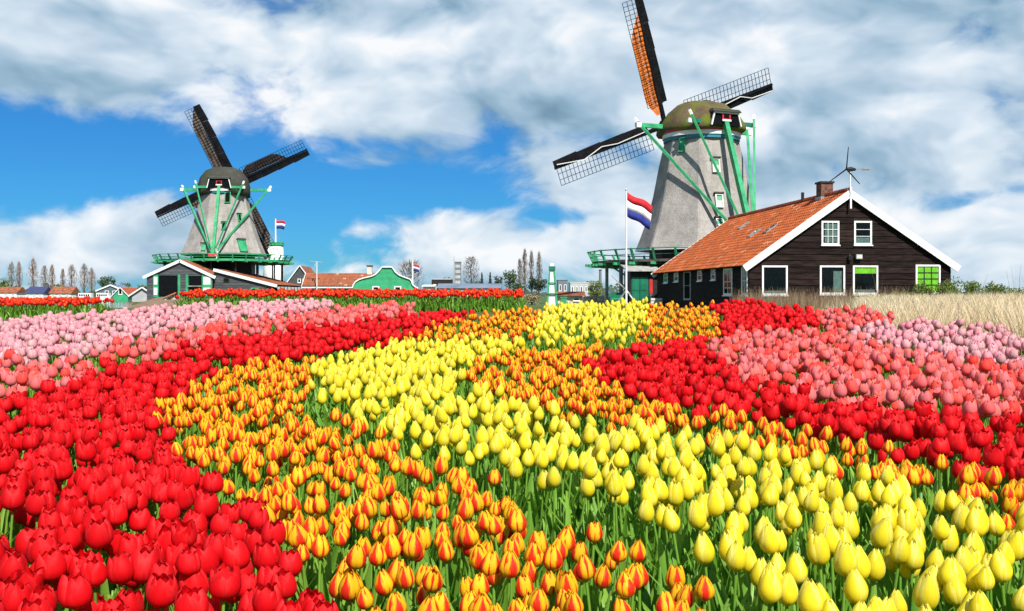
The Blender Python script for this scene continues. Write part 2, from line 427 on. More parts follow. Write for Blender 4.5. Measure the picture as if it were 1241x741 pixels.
def window(parent, O, ux, nrm, a, b_, z0, z1, fr=.09, cols=1, rows=1, blind=None, curtain=None, name='window', mframe=None, sill=True, bar=.025, pane=True, mbar=None):
    """frame mesh is the part; pane, interior, muntins, blind are its sub-parts"""
    O, ux, nrm = Vector(O), Vector(ux), Vector(nrm); up = Vector((0, 0, 1))
    Mx = Matrix((ux, nrm, up)).transposed()
    mframe = mframe or M_WHITE
    def bx(q, x0, x1, c, d, y0, y1):
        q.box(O + ux * ((x0 + x1) / 2) + up * ((c + d) / 2) + nrm * ((y0 + y1) / 2), (x1 - x0, y1 - y0, d - c), Mx)
    q = MB()
    bx(q, a, a + fr, z0, z1, .0, .075); bx(q, b_ - fr, b_, z0, z1, .0, .075); bx(q, a + fr, b_ - fr, z1 - fr, z1, .0, .075); bx(q, a + fr, b_ - fr, z0, z0 + fr, .0, .075)
    w = q.build(name, mframe, parent)
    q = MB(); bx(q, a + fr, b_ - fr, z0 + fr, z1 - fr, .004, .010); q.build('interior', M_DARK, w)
    if pane: q = MB(); bx(q, a + fr, b_ - fr, z0 + fr, z1 - fr, .048, .052); q.build('pane', M_GLASS, w)
    for k in range(1, cols):
        x = a + fr + (b_ - a - 2 * fr) * k / cols; q = MB(); bx(q, x - bar / 2, x + bar / 2, z0 + fr, z1 - fr, .054, .066); q.build('glazing_bar', mbar or mframe, w)
    for k in range(1, rows):
        zz = z0 + fr + (z1 - z0 - 2 * fr) * k / rows; q = MB(); bx(q, a + fr, b_ - fr, zz - bar / 2, zz + bar / 2, .053, .0655); q.build('glazing_bar', mbar or mframe, w)
    if sill:
        q = MB(); bx(q, a - .04, b_ + .04, z0 - .06, z0 - .002, .0, .13); q.build('sill', mframe, w)
    if blind:
        frac, mb = blind; q = MB(); wv = 14
        top = z1 - fr - .01; bot = top - (z1 - z0 - 2 * fr) * frac
        for k in range(wv):
            x0 = a + fr + (b_ - a - 2 * fr) * k / wv; x1 = a + fr + (b_ - a - 2 * fr) * (k + 1) / wv
            y0 = .018 + .014 * (k % 2); y1 = .018 + .014 * ((k + 1) % 2)
            q.quad(O + ux * x0 + up * bot + nrm * y0, O + ux * x1 + up * bot + nrm * y1, O + ux * x1 + up * top + nrm * y1, O + ux * x0 + up * top + nrm * y0)
        q.build('blind', mb, w)
    if curtain:
        for (c0, c1, d0, d1) in curtain:
            q = MB(); wv = 8
            for k in range(wv):
                x0 = a + (b_ - a) * (c0 + (c1 - c0) * k / wv); x1 = a + (b_ - a) * (c0 + (c1 - c0) * (k + 1) / wv)
                y0 = .016 + .014 * (k % 2); y1 = .016 + .014 * ((k + 1) % 2)
                za = z0 + fr + (z1 - z0 - 2 * fr) * d0; zb = z0 + fr + (z1 - z0 - 2 * fr) * d1
                q.quad(O + ux * x0 + up * za + nrm * y0, O + ux * x1 + up * za + nrm * y1, O + ux * x1 + up * zb + nrm * y1, O + ux * x0 + up * zb + nrm * y0)
            q.build('curtain', M_CURTAIN, w)
    return w
M_CURTAIN = mat('grey_curtain', (.30, .33, .32), .9, .15, 6)
M_LIME = mat('lime_curtain', (.50, .92, .05), .8, .12, 6)

# ------------------------------------------------------------------ the black farmhouse
def farmhouse():
    h = thing('farmhouse', 'black boarded farmhouse with orange tile roof and white gable edges beside the windmill', 'house')
    an = rad(6); ux = Vector((math.cos(an), math.sin(an), 0)); uy = Vector((-math.sin(an), math.cos(an), 0)); up = Vector((0, 0, 1))
    O = Vector((11.98, 50, 0)); Wd, L, mid, ze, zr = 10.72, 18.45, 5.22, 2.40, 6.0
    nf, ns = -uy, -ux
    def sp(z):
        if z <= ze: return (0, Wd)
        t = (z - ze) / (zr - ze); return (mid * t, Wd - (Wd - mid) * t)
    # solid core
    q = MB(); q.prism([O, O + ux * Wd, O + ux * Wd + up * ze, O + ux * mid + up * zr, O + up * ze], uy * L); c = q.build('wall', M_DARK, h); fix_normals(c)
    def gx(px, off=0):   # photo column -> metres along the gable
        u = (px - 620.5) / F; return (u * O.y - O.x) / (ux.x - u * ux.y)
    def gz(py, a): return H + (HZ - py) / F * (O + ux * a).y
    wins = []
    for (x0, x1, y0, y1, kw) in ((995, 1016.5, 268, 297, dict(cols=3, rows=3, curtain=[(.2, .9, .05, .95)])), (1034.5, 1056, 268, 297, dict(cols=1, rows=3, curtain=[(.1, .9, .0, .28)])),
                                 (923, 954, 322, 358, dict(cols=1, curtain=[(.10, .9, 0, .10)])), (993, 1023.5, 322, 357, dict(cols=1, curtain=[(.55, .88, .0, .85)])),
                                 (1033, 1063.5, 322, 357, dict(cols=1, blind=(.24, M_LIME), curtain=[(.12, .88, 0, .12)])), (1109, 1139, 321, 355, dict(cols=3, rows=4, blind=(1.0, M_LIME), bar=.035, mbar=M_BLACK))):
        a, b_ = gx(x0), gx(x1); wins.append((a, b_, gz(y1, a), gz(y0, a), kw))
    boards(h, O, ux, nf, sp, 0.05, zr - .05, .315, [w[:4] for w in wins], M_PLANK)
    for (a, b_, z0, z1, kw) in wins: window(h, O, ux, nf, a, b_, z0, z1, **kw)
    # side wall towards the yard
    def sx(px): u = px - 620.5; return (O.x * F - u * O.y) / (u * uy.y - F * uy.x)
    def sz(py, s): return H + (HZ - py) / F * (O + uy * s).y
    sw = []
    for (x0, x1, y0, y1, kind) in ((900, 908.3, 323, 358, 0), (878, 888.5, 325, 358, 0), (863, 868, 326, 339.5, 1), (846.5, 851.5, 327, 340.5, 1), (818, 823, 329.5, 341.5, 1), (805.5, 810, 331, 343, 1), (829.5, 838, 328, 364, 2)):
        s1, s0 = sx(x0), sx(x1); s0 = max(s0, .12); z1_, z0_ = sz(y0, s0), sz(y1, s0); sw.append((s0, s1, z0_, min(z1_, ze - .12), kind))
    boards(h, O, uy, ns, lambda z: (0, L), 0.05, ze - .02, .29, [w[:4] for w in sw], M_PLANK)
    for (a, b_, z0, z1, k) in sw:
        if k < 2: window(h, O, uy, ns, a, b_, z0, z1, fr=.10 if k == 0 else .07, cols=1 if k else 2, rows=2, curtain=[(.2, .8, 0, .9)] if k else None)
        else:
            d = window(h, O, uy, ns, a, b_, max(z0, .06), z1, fr=.1, cols=1, rows=2, name='door', mframe=M_POST, sill=False, pane=False)
    # eaves fascia, corner boards
    for s in (0,):
        q = MB(); q.beam(O - ux * .10 + up * (ze - .03) - uy * .0, O - ux * .10 + up * (ze - .03) + uy * (L - .02), .07, .16); q.build('eaves_board', M_BLACK, h)
    # roof deck and tiles on both slopes
    ov = .32
    for side in (0, 1):
        base = O if side == 0 else O + ux * Wd; hx = ux if side == 0 else -ux; run = mid if side == 0 else Wd - mid
        sl = (hx * run + up * (zr - ze)); S = sl.length; su = sl.normalized(); nr = uy.cross(su); nr = nr if nr.z > 0 else -nr
        low = base + up * ze - su * ov; Lr = L + .3; st = low - uy * .15
        q = MB(); q.prism([st + nr * .02, st + uy * Lr + nr * .02, st + uy * Lr + su * (S + ov) + nr * .02, st + su * (S + ov) + nr * .02], nr * .06); c = q.build('roof', M_DARK, h); fix_normals(c)
        pantiles('roof_tiles', c, st + nr * .075, uy, su, nr, Lr, S + ov, .26, .34, M_TILE)
        for e in (0, 1):      # white barge boards, front and back
            a = (st - uy * .035 if e == 0 else st + uy * (Lr + .035)); n2 = nr
            q = MB(); q.prism([a - su * .10 - n2 * .20, a + su * (S + ov) - n2 * .20, a + su * (S + ov) + n2 * .15, a - su * .10 + n2 * .15], uy * (.07 if e else -.07)); c2 = q.build('barge_board', M_WHITE, h); fix_normals(c2)
    rt = O + ux * mid + up * (zr + .14)
    for k in range(46):       # ridge tiles
        q = MB(); q.tube([rt + uy * (-.12 + k * .408), rt + uy * (-.12 + (k + 1) * .408 + .03)], [.15, .165], 8); r_ = q.build('ridge_tile', MR if False else M_TILE_PLAIN, h)
    # roof lights
    sl = (ux * mid + up * (zr - ze)); su = sl.normalized(); nr = uy.cross(su); nr = nr if nr.z > 0 else -nr
    Mx = Matrix((uy, su, nr)).transposed()
    for (s, t) in ((6.4, 3.2), (4.3, 3.4), (11.5, 4.6)):
        q = MB(); q.box(O + up * ze + uy * s + su * t + nr * .15, (.55, .8, .1), Mx); r_ = q.build('roof_light', M_METAL, h)
        q = MB(); q.box(O + up * ze + uy * s + su * t + nr * .206, (.42, .66, .01), Mx); q.build('pane', M_GLASS, r_)
    # chimney
    cp = O + ux * mid + uy * 2.9; q = MB(); Mh = Matrix((ux, uy, up)).transposed()
    q.box(cp + up * (zr + .25), (.66, .66, 1.3), Mh); ch = q.build('chimney', M_BRICK, h)
    q = MB(); q.box(cp + up * (zr + .86), (.78, .78, .1), Mh); q.build('chimney_cap', M_BLACK, ch)
    q = MB(); q.box(cp + up * (zr + .02), (.74, .74, .16), Mh); q.build('flashing', M_METAL, ch)
    vp = O + ux * (mid - .12) + uy * 5.6; q = MB(); q.tube([vp + up * (zr - .1), vp + up * (zr + .62)], [.09, .09], 8); q.build('vent_pipe', M_BLACK, h)
    # finial
    fp = O + ux * mid - uy * .27; q = MB(); q.box(fp + up * (zr - .25), (.09, .06, 1.1), Mh); q.build('finial', M_WHITE, h)
    # wall lamps
    lp = O + ux * gx(1039) - uy * .16; q = MB(); q.box(lp + up * gz(311.5, 5.5), (.34, .16, .24), Mh); l_ = q.build('floodlight', M_METAL, h)
    q = MB(); q.box(lp - uy * .085 + up * gz(311.5, 5.5), (.28, .012, .18), Mh); q.build('lamp_glass', M_CREAM, l_)
    q = MB(); q.tube([O + ux * gx(1028.5) - uy * .14 + up * (gz(313, 5.3) + k) for k in (-.18, -.1, .1, .2)], [.05, .11, .11, .03], 8); q.build('lantern', M_BLACK, h)
    # small wind turbine on the ridge end
    tb = thing('wind_turbine', 'small wind turbine with tail vane on a white pole at the gable peak', 'wind turbine', rt - uy * .2)
    top = 1.0
    q = MB(); q.tube([(0, 0, .0), (0, 0, top)], [.045, .04], 8); q.build('pole', M_WHITE, tb)
    q = MB(); q.tube([(-.22, -.1, top + .06), (.05, 0, top + .07), (.3, .08, top + .06)], [.07, .12, .06], 8); q.build('generator', M_BLACK, tb)
    q = MB(); q.beam((.3, .05, top + .07), (1.05, .2, top + .10), .05); q.prism([(.65, .12, top + .02), (1.15, .22, top + .02), (1.15, .22, top + .2), (.65, .12, top + .15)], (-.004, .02, 0)); q.build('tail_vane', M_METAL, tb)
    for k in range(3):
        a = rad(82 + 120 * k); d = Vector((math.cos(a) * .45, -math.cos(a) * .55 * 1.0, math.sin(a))).normalized(); q = MB()
        c0 = Vector((-.22, -.1, top + .06)); q.beam(c0, c0 + d * 1.12, .075, .03, up=(.8, .3, 0), w2=.04); q.build('blade', M_BLACK, tb)
    return h
M_TILE_PLAIN = mat('ridge_tile', (.36, .085, .04), .85, .3, 4, rnd=.2)
farmhouse()

# ------------------------------------------------------------------ windmills
def thatch(name, c1, c2, moss=None):
    m = bpy.data.materials.new(name); m.use_nodes = True
    nt = m.node_tree; nt.nodes.clear(); q = G(nt)
    out = q.n('ShaderNodeOutputMaterial'); b = q.n('ShaderNodeBsdfPrincipled'); b.inputs['Roughness'].default_value = .95; b.inputs['Specular IOR Level'].default_value = .1
    t = q.n('ShaderNodeTexCoord')
    v = q.vm('MULTIPLY', t.outputs['Object'], (7, 7, .8))
    fine = q.noise(v, 3.0, 6, .7); course = q.noise(q.vm('MULTIPLY', t.outputs['Object'], (.5, .5, 4.5)), 1.6, 3, .6); bigp = q.noise(t.outputs['Object'], .7, 5, .6)
    streak = q.noise(q.vm('MULTIPLY', t.outputs['Object'], (1.6, 1.6, .12)), 1.3, 4, .6)
    f = q.m('ADD', q.m('MULTIPLY', fine, .42), q.m('ADD', q.m('MULTIPLY', course, .10), q.m('ADD', q.m('MULTIPLY', bigp, .36), q.m('MULTIPLY', streak, .25))))
    c = q.mix(q.ss(f, .40, .72), c1, c2)
    if moss: c = q.mix(q.ss(q.noise(t.outputs['Object'], .55, 5, .6), .43, .60), c, moss)
    q.l(c, b.inputs['Base Color'])
    bp = q.n('ShaderNodeBump'); bp.inputs['Strength'].default_value = .7; bp.inputs['Distance'].default_value = .08
    q.l(q.m('ADD', fine, q.m('MULTIPLY', course, .35)), bp.inputs['Height']); q.l(bp.outputs[0], b.inputs['Normal'])
    q.l(b.outputs[0], out.inputs[0]); return m
M_THATCH = thatch('grey_thatch', (.22, .20, .18), (.45, .415, .38))
M_CAPMOSS = thatch('mossy_thatch', (.085, .060, .034), (.17, .125, .07), (.125, .16, .018))
M_CAPDARK = thatch('dark_thatch', (.045, .04, .036), (.09, .085, .075), (.05, .06, .04))
M_ORANGE = mat('orange_sailcloth', (.80, .20, .03), .8, .15, 2, .3, 6)
M_BROWNCLOTH = mat('brown_sailcloth', (.055, .04, .035), .8, .3, 1.5)
M_TAN = mat('tan_sailcloth', (.15, .11, .085), .85, .3, 1.5)
M_DECK = mat('stage_wood', (.10, .08, .065), .8, .3, 2)
M_WHITETIP = M_WHITE

def windmill(label, px, D, beta, tau, ang, L, e, hz, prof, deck, rail_top, oct0, cap, sails, windows, style, base_r, doors=True):
    C = Vector((X(px, D), D, 0))
    t = thing('windmill', label, 'windmill', C)
    dirv = lambda th: Vector((math.sin(rad(th)), -math.cos(rad(th)), 0))
    c225 = math.cos(rad(22.5))
    def Rz(z): return float(np.interp(z, [p[0] for p in prof], [p[1] for p in prof]))
    b_, ta = rad(beta), rad(tau)
    nh = Vector((-math.sin(b_), math.cos(b_), 0)); e1 = Vector((math.cos(b_), math.sin(b_), 0)); n = nh * math.cos(ta) + Vector((0, 0, math.sin(ta))); e2 = e1.cross(n); e2 = e2 if e2.z > 0 else -e2
    zb, ztop = prof[0][0], prof[-1][0]
    M_RAIL = M_GREEN
    # base storeys under the stage
    q = MB(); n_ = 8
    for k in range(8):
        a0, a1 = oct0 + 45 * k, oct0 + 45 * (k + 1)
        q.quad(dirv(a0) * base_r, dirv(a1) * base_r, dirv(a1) * (base_r * .97) + Vector((0, 0, zb)), dirv(a0) * (base_r * .97) + Vector((0, 0, zb)))
    fix_normals(q.build('base_wall', M_BLACK, t))
    # tower: eight thatched faces, rounded arrises
    zs = np.linspace(zb, ztop, 19); V = MB(); ring = []
    for k in range(8):
        a0, a1 = oct0 + 45 * k, oct0 + 45 * (k + 1)
        for f in (.03, .5, .97): ring.append((dirv(a0) * (1 - f) + dirv(a1) * f))
    m_ = len(ring)
    for z in zs:
        for r in ring: V.v.append(tuple(r * Rz(z) + Vector((0, 0, z))))
    for j in range(len(zs) - 1):
        for k in range(m_): V.f.append((j * m_ + k, j * m_ + (k + 1) % m_, (j + 1) * m_ + (k + 1) % m_, (j + 1) * m_ + k))
    V.f.append(tuple(range(m_))[::-1]); V.f.append(tuple((len(zs) - 1) * m_ + k for k in range(m_)))
    tw = V.build('tower', M_THATCH, t); fix_normals(tw)
    # thick thatch lip and white board under it
    q = MB(); rb = Rz(zb)
    for (r0, r1, z0, z1, nm, mm) in ((rb + .04, rb + .04, zb - .20, zb - .02, 'skirt_board', M_WHITE if style == 'big' else M_GREEN),):
        q = MB()
        for k in range(8):
            a0, a1 = oct0 + 45 * k, oct0 + 45 * (k + 1)
            q.quad(dirv(a0) * r0 + Vector((0, 0, z0)), dirv(a1) * r0 + Vector((0, 0, z0)), dirv(a1) * r1 + Vector((0, 0, z1)), dirv(a0) * r1 + Vector((0, 0, z1)))
            q.quad(dirv(a0) * r0 + Vector((0, 0, z0)), dirv(a0) * base_r * .9 + Vector((0, 0, z0)), dirv(a1) * base_r * .9 + Vector((0, 0, z0)), dirv(a1) * r0 + Vector((0, 0, z0)))
        fix_normals(q.build(nm, mm, t))
    # collar rings under the cap
    for (z0, z1, dr, mm) in ((ztop - .05, ztop + .22, .06, M_TEALBLUE), (ztop + .22, ztop + .55, .14, M_WHITE), (ztop + .55, ztop + .72, .20, M_RED if style == 'big' else M_BLACK)):
        q = MB(); r = Rz(ztop) + dr; q.tube([(0, 0, z0), (0, 0, z1)], [r, r], 32); q.build('collar_ring', mm, t)
    # stage
    R0, R1 = base_r * .92, style_deck[style]
    NS = 16; q = MB()
    for k in range(NS):
        a0, a1 = 360 / NS * k, 360 / NS * (k + 1)
        for za, zb_ in ((deck, deck),):
            q.quad(dirv(a0) * R0 + Vector((0, 0, deck)), dirv(a1) * R0 + Vector((0, 0, deck)), dirv(a1) * R1 + Vector((0, 0, deck)), dirv(a0) * R1 + Vector((0, 0, deck)))
            q.quad(dirv(a0) * R0 + Vector((0, 0, deck - .12)), dirv(a1) * R0 + Vector((0, 0, deck - .12)), dirv(a1) * R1 + Vector((0, 0, deck - .12)), dirv(a0) * R1 + Vector((0, 0, deck - .12)))
    fix_normals(q.build('stage_deck', M_DECK, t))
    for k in range(NS):
        a0, a1 = 360 / NS * k, 360 / NS * (k + 1)
        p0, p1 = dirv(a0) * (R1 + .02), dirv(a1) * (R1 + .02)
        z_ = Vector((0, 0, 1))
        q = MB(); q.beam(p0 + z_ * (deck - .06), p1 + z_ * (deck - .06), .10, .30 if style == 'small' else .2); q.build('stage_edge_beam', M_RAIL if style == 'small' else M_DECK, t)
        q = MB(); o0, o1 = dirv(a0) * (R1 + .42), dirv(a1) * (R1 + .42)
        q.beam(o0 + z_ * (rail_top), o1 + z_ * rail_top, .09, .08); q.beam(dirv(a0) * (R1 + .24) + z_ * (deck * .5 + rail_top * .5), dirv(a1) * (R1 + .24) + z_ * (deck * .5 + rail_top * .5), .05, .05)
        q.build('handrail', M_TEAL if style == 'big' else M_GREEN, t)
        for s in (0, .5):
            a = a0 + (a1 - a0) * s; rr = 1.0 if s == 0 else math.cos(rad(180 / NS)); dd = dirv(a)
            q = MB(); q.beam(dd * (R1 * rr - .15) + z_ * (deck - .34), dd * (R1 * rr + .44) + z_ * (rail_top + .06), .16, .13)
            q.beam(dd * (R1 * rr - 1.1) + z_ * (deck - .26), dd * (R1 * rr + .62) + z_ * (deck - .26), .14, .2)
            q.build('railing_post', M_RAIL, t)
        # supports
        q = MB(); dd = dirv(a0 + 4); q.beam(dd * (R1 - 1.0) + z_ * -.1, dd * (R1 - 1.0) + z_ * (deck - .13), .16, .16); q.build('stage_post', M_POST if style == 'big' else M_BLACK, t)
        if k % 2 == 0 and style == 'big':
            q = MB(); q.beam(dd * base_r + z_ * (deck * .35), dd * (R1 - 1.1) + z_ * (deck - .15), .13, .13); q.build('strut', M_POST, t)
    # tower windows and doors: (face middle angle, sideways, z, w, h, kind)
    for (fm, off, z, w, h, kind) in windows:
        dm = dirv(fm); tg = Vector((math.cos(rad(fm)), math.sin(rad(fm)), 0))
        base = dm * (Rz(z) * c225) + tg * off; topp = dm * (Rz(z + h) * c225) + tg * off
        up = (topp - base + Vector((0, 0, h))).normalized(); nr = tg.cross(up); nr = nr if nr.dot(dm) > 0 else -nr
        Mx = Matrix((tg, nr, up)).transposed(); c0 = base + Vector((0, 0, z)) + up * (h / 2)
        q = MB()
        for s in (-1, 1): q.box(c0 + tg * (s * (w / 2 - .04)) + nr * .06, (.08, .26, h), Mx)
        q.box(c0 + up * (h / 2 - .04) + nr * .06, (w - .16, .26, .08), Mx); q.box(c0 - up * (h / 2 - .04) + nr * .06, (w - .16, .3, .08), Mx)
        wn = q.build('tower_window' if kind != 'door' else 'tower_door', M_WHITE if kind == 'white' else M_GREEN, t)
        q = MB(); q.box(c0 + nr * .05, (w - .16, .1, h - .16), Mx); q.build('shutter' if kind != 'dark' else 'pane', M_GREEN if kind != 'dark' else M_DARK, wn)
        if kind == 'white':
            q = MB(); q.box(c0 - up * (h * .2) + nr * .105, (w - .2, .012, h * .45), Mx); q.build('pane', M_CREAM, wn)
        q = MB(); q.prism([c0 + tg * (-w / 2 - .1) + up * (h / 2 + .02) - nr * .1, c0 + tg * (w / 2 + .1) + up * (h / 2 + .02) - nr * .1, c0 + tg * (w / 2 + .1) + up * (h / 2 + .02) + nr * .3, c0 + tg * (-w / 2 - .1) + up * (h / 2 + .02) + nr * .3], up * .1)
        fix_normals(q.build('thatch_hood', M_CAPDARK, wn))
    # cap: loft along the shaft, +a to the sails
    z0 = cap['z0']; secs = cap['secs']; q = MB(); sh = cap['shape']; ns = len(sh) * 2 - 1
    for (a, w, hh) in secs:
        pts = [(w * x, hh * y) for (x, y) in sh]; pts = pts + [(-x, y) for (x, y) in pts[-2::-1]]
        for (x, y) in pts: q.v.append(tuple(nh * a + e1 * x + Vector((0, 0, z0 + y))))
    for j in range(len(secs) - 1):
        for k in range(ns - 1): q.f.append((j * ns + k, j * ns + k + 1, (j + 1) * ns + k + 1, (j + 1) * ns + k))
        q.f.append((j * ns + ns - 1, j * ns, (j + 1) * ns, (j + 1) * ns + ns - 1))
    q.f.append(tuple(range(ns))[::-1]); q.f.append(tuple((len(secs) - 1) * ns + k for k in range(ns)))
    cp = q.build('cap', M_CAPMOSS if style == 'big' else M_CAPDARK, t, smooth=True); fix_normals(cp)
    md = cp.modifiers.new('sub', 'SUBSURF'); md.levels = md.render_levels = 1; md.subdivision_type = 'SIMPLE'
    if style == 'big':
        ra0, ra1 = secs[2][0], secs[-4][0]
        q = MB(); q.beam(nh * ra0 * .9 + Vector((0, 0, z0 + secs[2][2] + .05)), nh * ra1 * .9 + Vector((0, 0, z0 + secs[-4][2] + .05)), .5, .14); q.build('ridge_board', M_GREYPLANK, cp)
    # rear gable of the cap with its opening
    ar = secs[0][0] - .02; gw = cap['gw']; gh0, gh1 = cap['gz']
    Mr = Matrix((e1, -nh, Vector((0, 0, 1)))).transposed(); z_ = Vector((0, 0, 1)); rc = nh * ar
    q = MB(); q.prism([rc + e1 * (-gw) + z_ * gh0, rc + e1 * gw + z_ * gh0, rc + e1 * (gw * .8) + z_ * gh1, rc - e1 * (gw * .8) + z_ * gh1], -nh * .22); gb = q.build('cap_gable', M_DARK, t); fix_normals(gb)
    rc2 = rc - nh * .26
    q = MB(); q.beam(rc2 + e1 * -gw + z_ * gh0, rc2 - e1 * gw * .8 + z_ * gh1, .14, .1); q.beam(rc2 + e1 * gw + z_ * gh0, rc2 + e1 * gw * .8 + z_ * gh1, .14, .1); q.beam(rc2 - e1 * gw * .8 + z_ * gh1, rc2 + e1 * gw * .8 + z_ * gh1, .1, .13); q.build('gable_frame', M_WHITE, gb)
    q = MB(); q.box(rc2 + z_ * (gh0 + .68), (.75, .08, .55), Mr); fr_ = q.build('gable_window', M_RED, gb)
    q = MB(); q.box(rc2 - nh * .045 + z_ * (gh0 + .72), (.5, .02, .34), Mr); q.build('pane', M_DARK, fr_)
    q = MB(); q.box(rc2 - nh * .06 + z_ * (gh0 + .40), (.8, .06, .14), Mr); q.build('gable_sill', M_WHITE, gb)
    q = MB(); q.prism([rc + e1 * (-gw * .95) + z_ * (gh1 + .04), rc + e1 * gw * .95 + z_ * (gh1 + .04), rc + e1 * (gw * .9) + z_ * (gh1 + .3) + nh * .25, rc - e1 * (gw * .9) + z_ * (gh1 + .3) + nh * .25], -nh * .5); fix_normals(q.build('gable_eave', M_CAPDARK, gb))
    # cross beams, tail, braces
    ls, le, ks, ke = cap['long_half'], cap['long_a'], cap['short_half'], cap['short_a']; zl, zk = cap['long_z'], cap['short_z']
    foot = -nh * cap['tail_a'] + z_ * (deck + .5)
    def bar(name, a, b2, w, h, m, tips=()):
        q = MB(); q.beam(a, b2, w, h); o_ = q.build(name, m, t)
        for tp in tips:
            dd = (a - b2).normalized() if tp == 0 else (b2 - a).normalized(); pe = a if tp == 0 else b2
            q = MB(); q.beam(pe - dd * .02, pe + dd * .42, w * 1.12, h * 1.12); q.build('white_tip', M_WHITE, o_)
        return o_
    la, lb = nh * le - e1 * ls + z_ * zl, nh * le + e1 * ls + z_ * zl
    ka, kb = nh * ke - e1 * ks + z_ * zk, nh * ke + e1 * ks + z_ * zk
    bar('cross_beam', la, lb, .30, .34, M_GREEN, (0, 1)); bar('cross_beam', ka, kb, 0.26, .30, M_TEAL if style == 'big' else M_GREEN, (0, 1))
    bar('tail_beam', -nh * (abs(ar) + .1) + z_ * (zk + .1), foot, .38, .38, M_GREEN, (0,))
    for p in (la, lb): bar('brace', p + (p - foot).normalized() * .4, foot + (p - foot).normalized() * .5, .20, .20, M_GREEN, (0,))
    for p in (ka, kb): bar('brace', p + (p - foot).normalized() * .5 - nh * .3, foot + (p - foot).normalized() * 1.1, .16, .16, M_GREEN, (0,))
    q = MB(); q.tube([foot + e1 * -.5, foot + e1 * .5], [.28, .28], 10); wc = q.build('winch', M_RED if style != 'big' else M_GREEN, t)
    for k in range(4):
        a = rad(45 * k); q = MB(); dv = (nh * math.cos(a) + z_ * math.sin(a)) * .8; q.beam(foot + e1 * .55 - dv, foot + e1 * .55 + dv, .07); q.build('spoke', M_WHITE, wc)
    # shaft and sails
    hub = nh * e + z_ * hz
    q = MB(); q.tube([hub - n * (e - 1.0), hub + n * .5], [.35, .42], 10); q.build('windshaft', M_BLACK, t)
    for k in range(4):
        a = rad(ang + 90 * k); ur = e1 * math.cos(a) + e2 * math.sin(a); us = -e1 * math.sin(a) + e2 * math.cos(a)
        off = n * (.18 if k % 2 else -.18); hb = hub + off
        s_ = sails[k]
        pt = lambda r, s, nn=0.0: hb + ur * r + us * s + n * nn
        q = MB(); q.beam(pt(-.3, 0), pt(L, 0), .34, .30, up=n, w2=.2); so_ = q.build('sail', M_SAILWOOD, t)
        lw, wb = s_['lw'], s_['wb']; r0 = 1.9; nb = 24
        q = MB()
        for i in range(nb + 1):
            r = r0 + (L - .15 - r0) * i / nb; q.beam(pt(r, -wb * .4, -.06), pt(r, lw, -.10 - .12 * lw * (1 - i / nb)), s_.get('bar', .05), .04, up=n)
        for s in (.34, .68, 1.0): q.beam(pt(r0, lw * s, -.08 - .12 * lw * s), pt(L - .15, lw * s, -.08), s_.get('bar', .05), .04, up=n)
        q.build('lattice', M_SAILWOOD, so_)
        nbw = 4; seg = (L - r0) / nbw
        for i in range(nbw):
            ra, rb_ = r0 + i * seg + .006, r0 + (i + 1) * seg - .006
            q = MB(); q.prism([pt(ra, -wb, .08), pt(rb_, -wb * (.97 - .04 * i), .08), pt(rb_, -.12, .02), pt(ra, -.12, .02)], n * -.05); fix_normals(q.build('wind_board', M_SAILWOOD, so_))
        if s_.get('cloth'):
            (c0, c1, mm) = s_['cloth']; q = MB(); N = 12
            for i in range(N):
                f0, f1 = i / N, (i + 1) / N
                def wdt(f): return lw * (.97 if f < .80 else .97 - .80 * (f - .80) / .20) * (1.0 if f > .15 or not s_.get('taper', True) else .45 + .55 * f / .15)
                def nn(f): return .0 - .03 * math.sin(f * 17)
                ra, rb_ = c0 + (c1 - c0) * f0, c0 + (c1 - c0) * f1
                for u0, u1 in ((.12, .5), (.5, 1.0)):
                    q.quad(pt(ra, wdt(f0) * u0, nn(f0) - .02 * u0), pt(rb_, wdt(f1) * u0, nn(f1) - .02 * u0), pt(rb_, wdt(f1) * u1, nn(f1) - .05), pt(ra, wdt(f0) * u1, nn(f0) - .05))
            q.build('sail_cloth', mm, so_)
        if s_.get('rope'):
            q = MB(); prs = s_['rope']
            for (ra, sa), (rb_, sb) in zip(prs[:-1], prs[1:]): q.beam(pt(ra, sa, -.2), pt(rb_, sb, -.2), .065, .05, up=n)
            q.build('furled_cloth', M_WHITE, so_)
    return t
M_TEALBLUE = mat('teal_paint', (.03, .20, .26), .45, .1)
style_deck = {'big': 8.75, 'small': 8.7}
big_cap = dict(z0=13.85, shape=[(.97, -.06), (1.03, .05), (1.0, .28), (.80, .66), (.50, .97), (0, 1.02)],
               secs=[(-3.2, 2.0, 1.2), (-2.7, 2.35, 1.50), (-1.1, 3.0, 2.42), (0.0, 3.15, 2.48), (1.1, 3.1, 2.44), (2.6, 2.6, 1.6), (3.3, 2.1, 1.1)],
               gw=1.35, gz=(13.95, 14.95), long_half=5.1, long_a=.9, long_z=14.35, short_half=2.75, short_a=-2.95, short_z=14.25, tail_a=7.2)
lf = dict(lw=1.55, wb=.72, bar=.036)
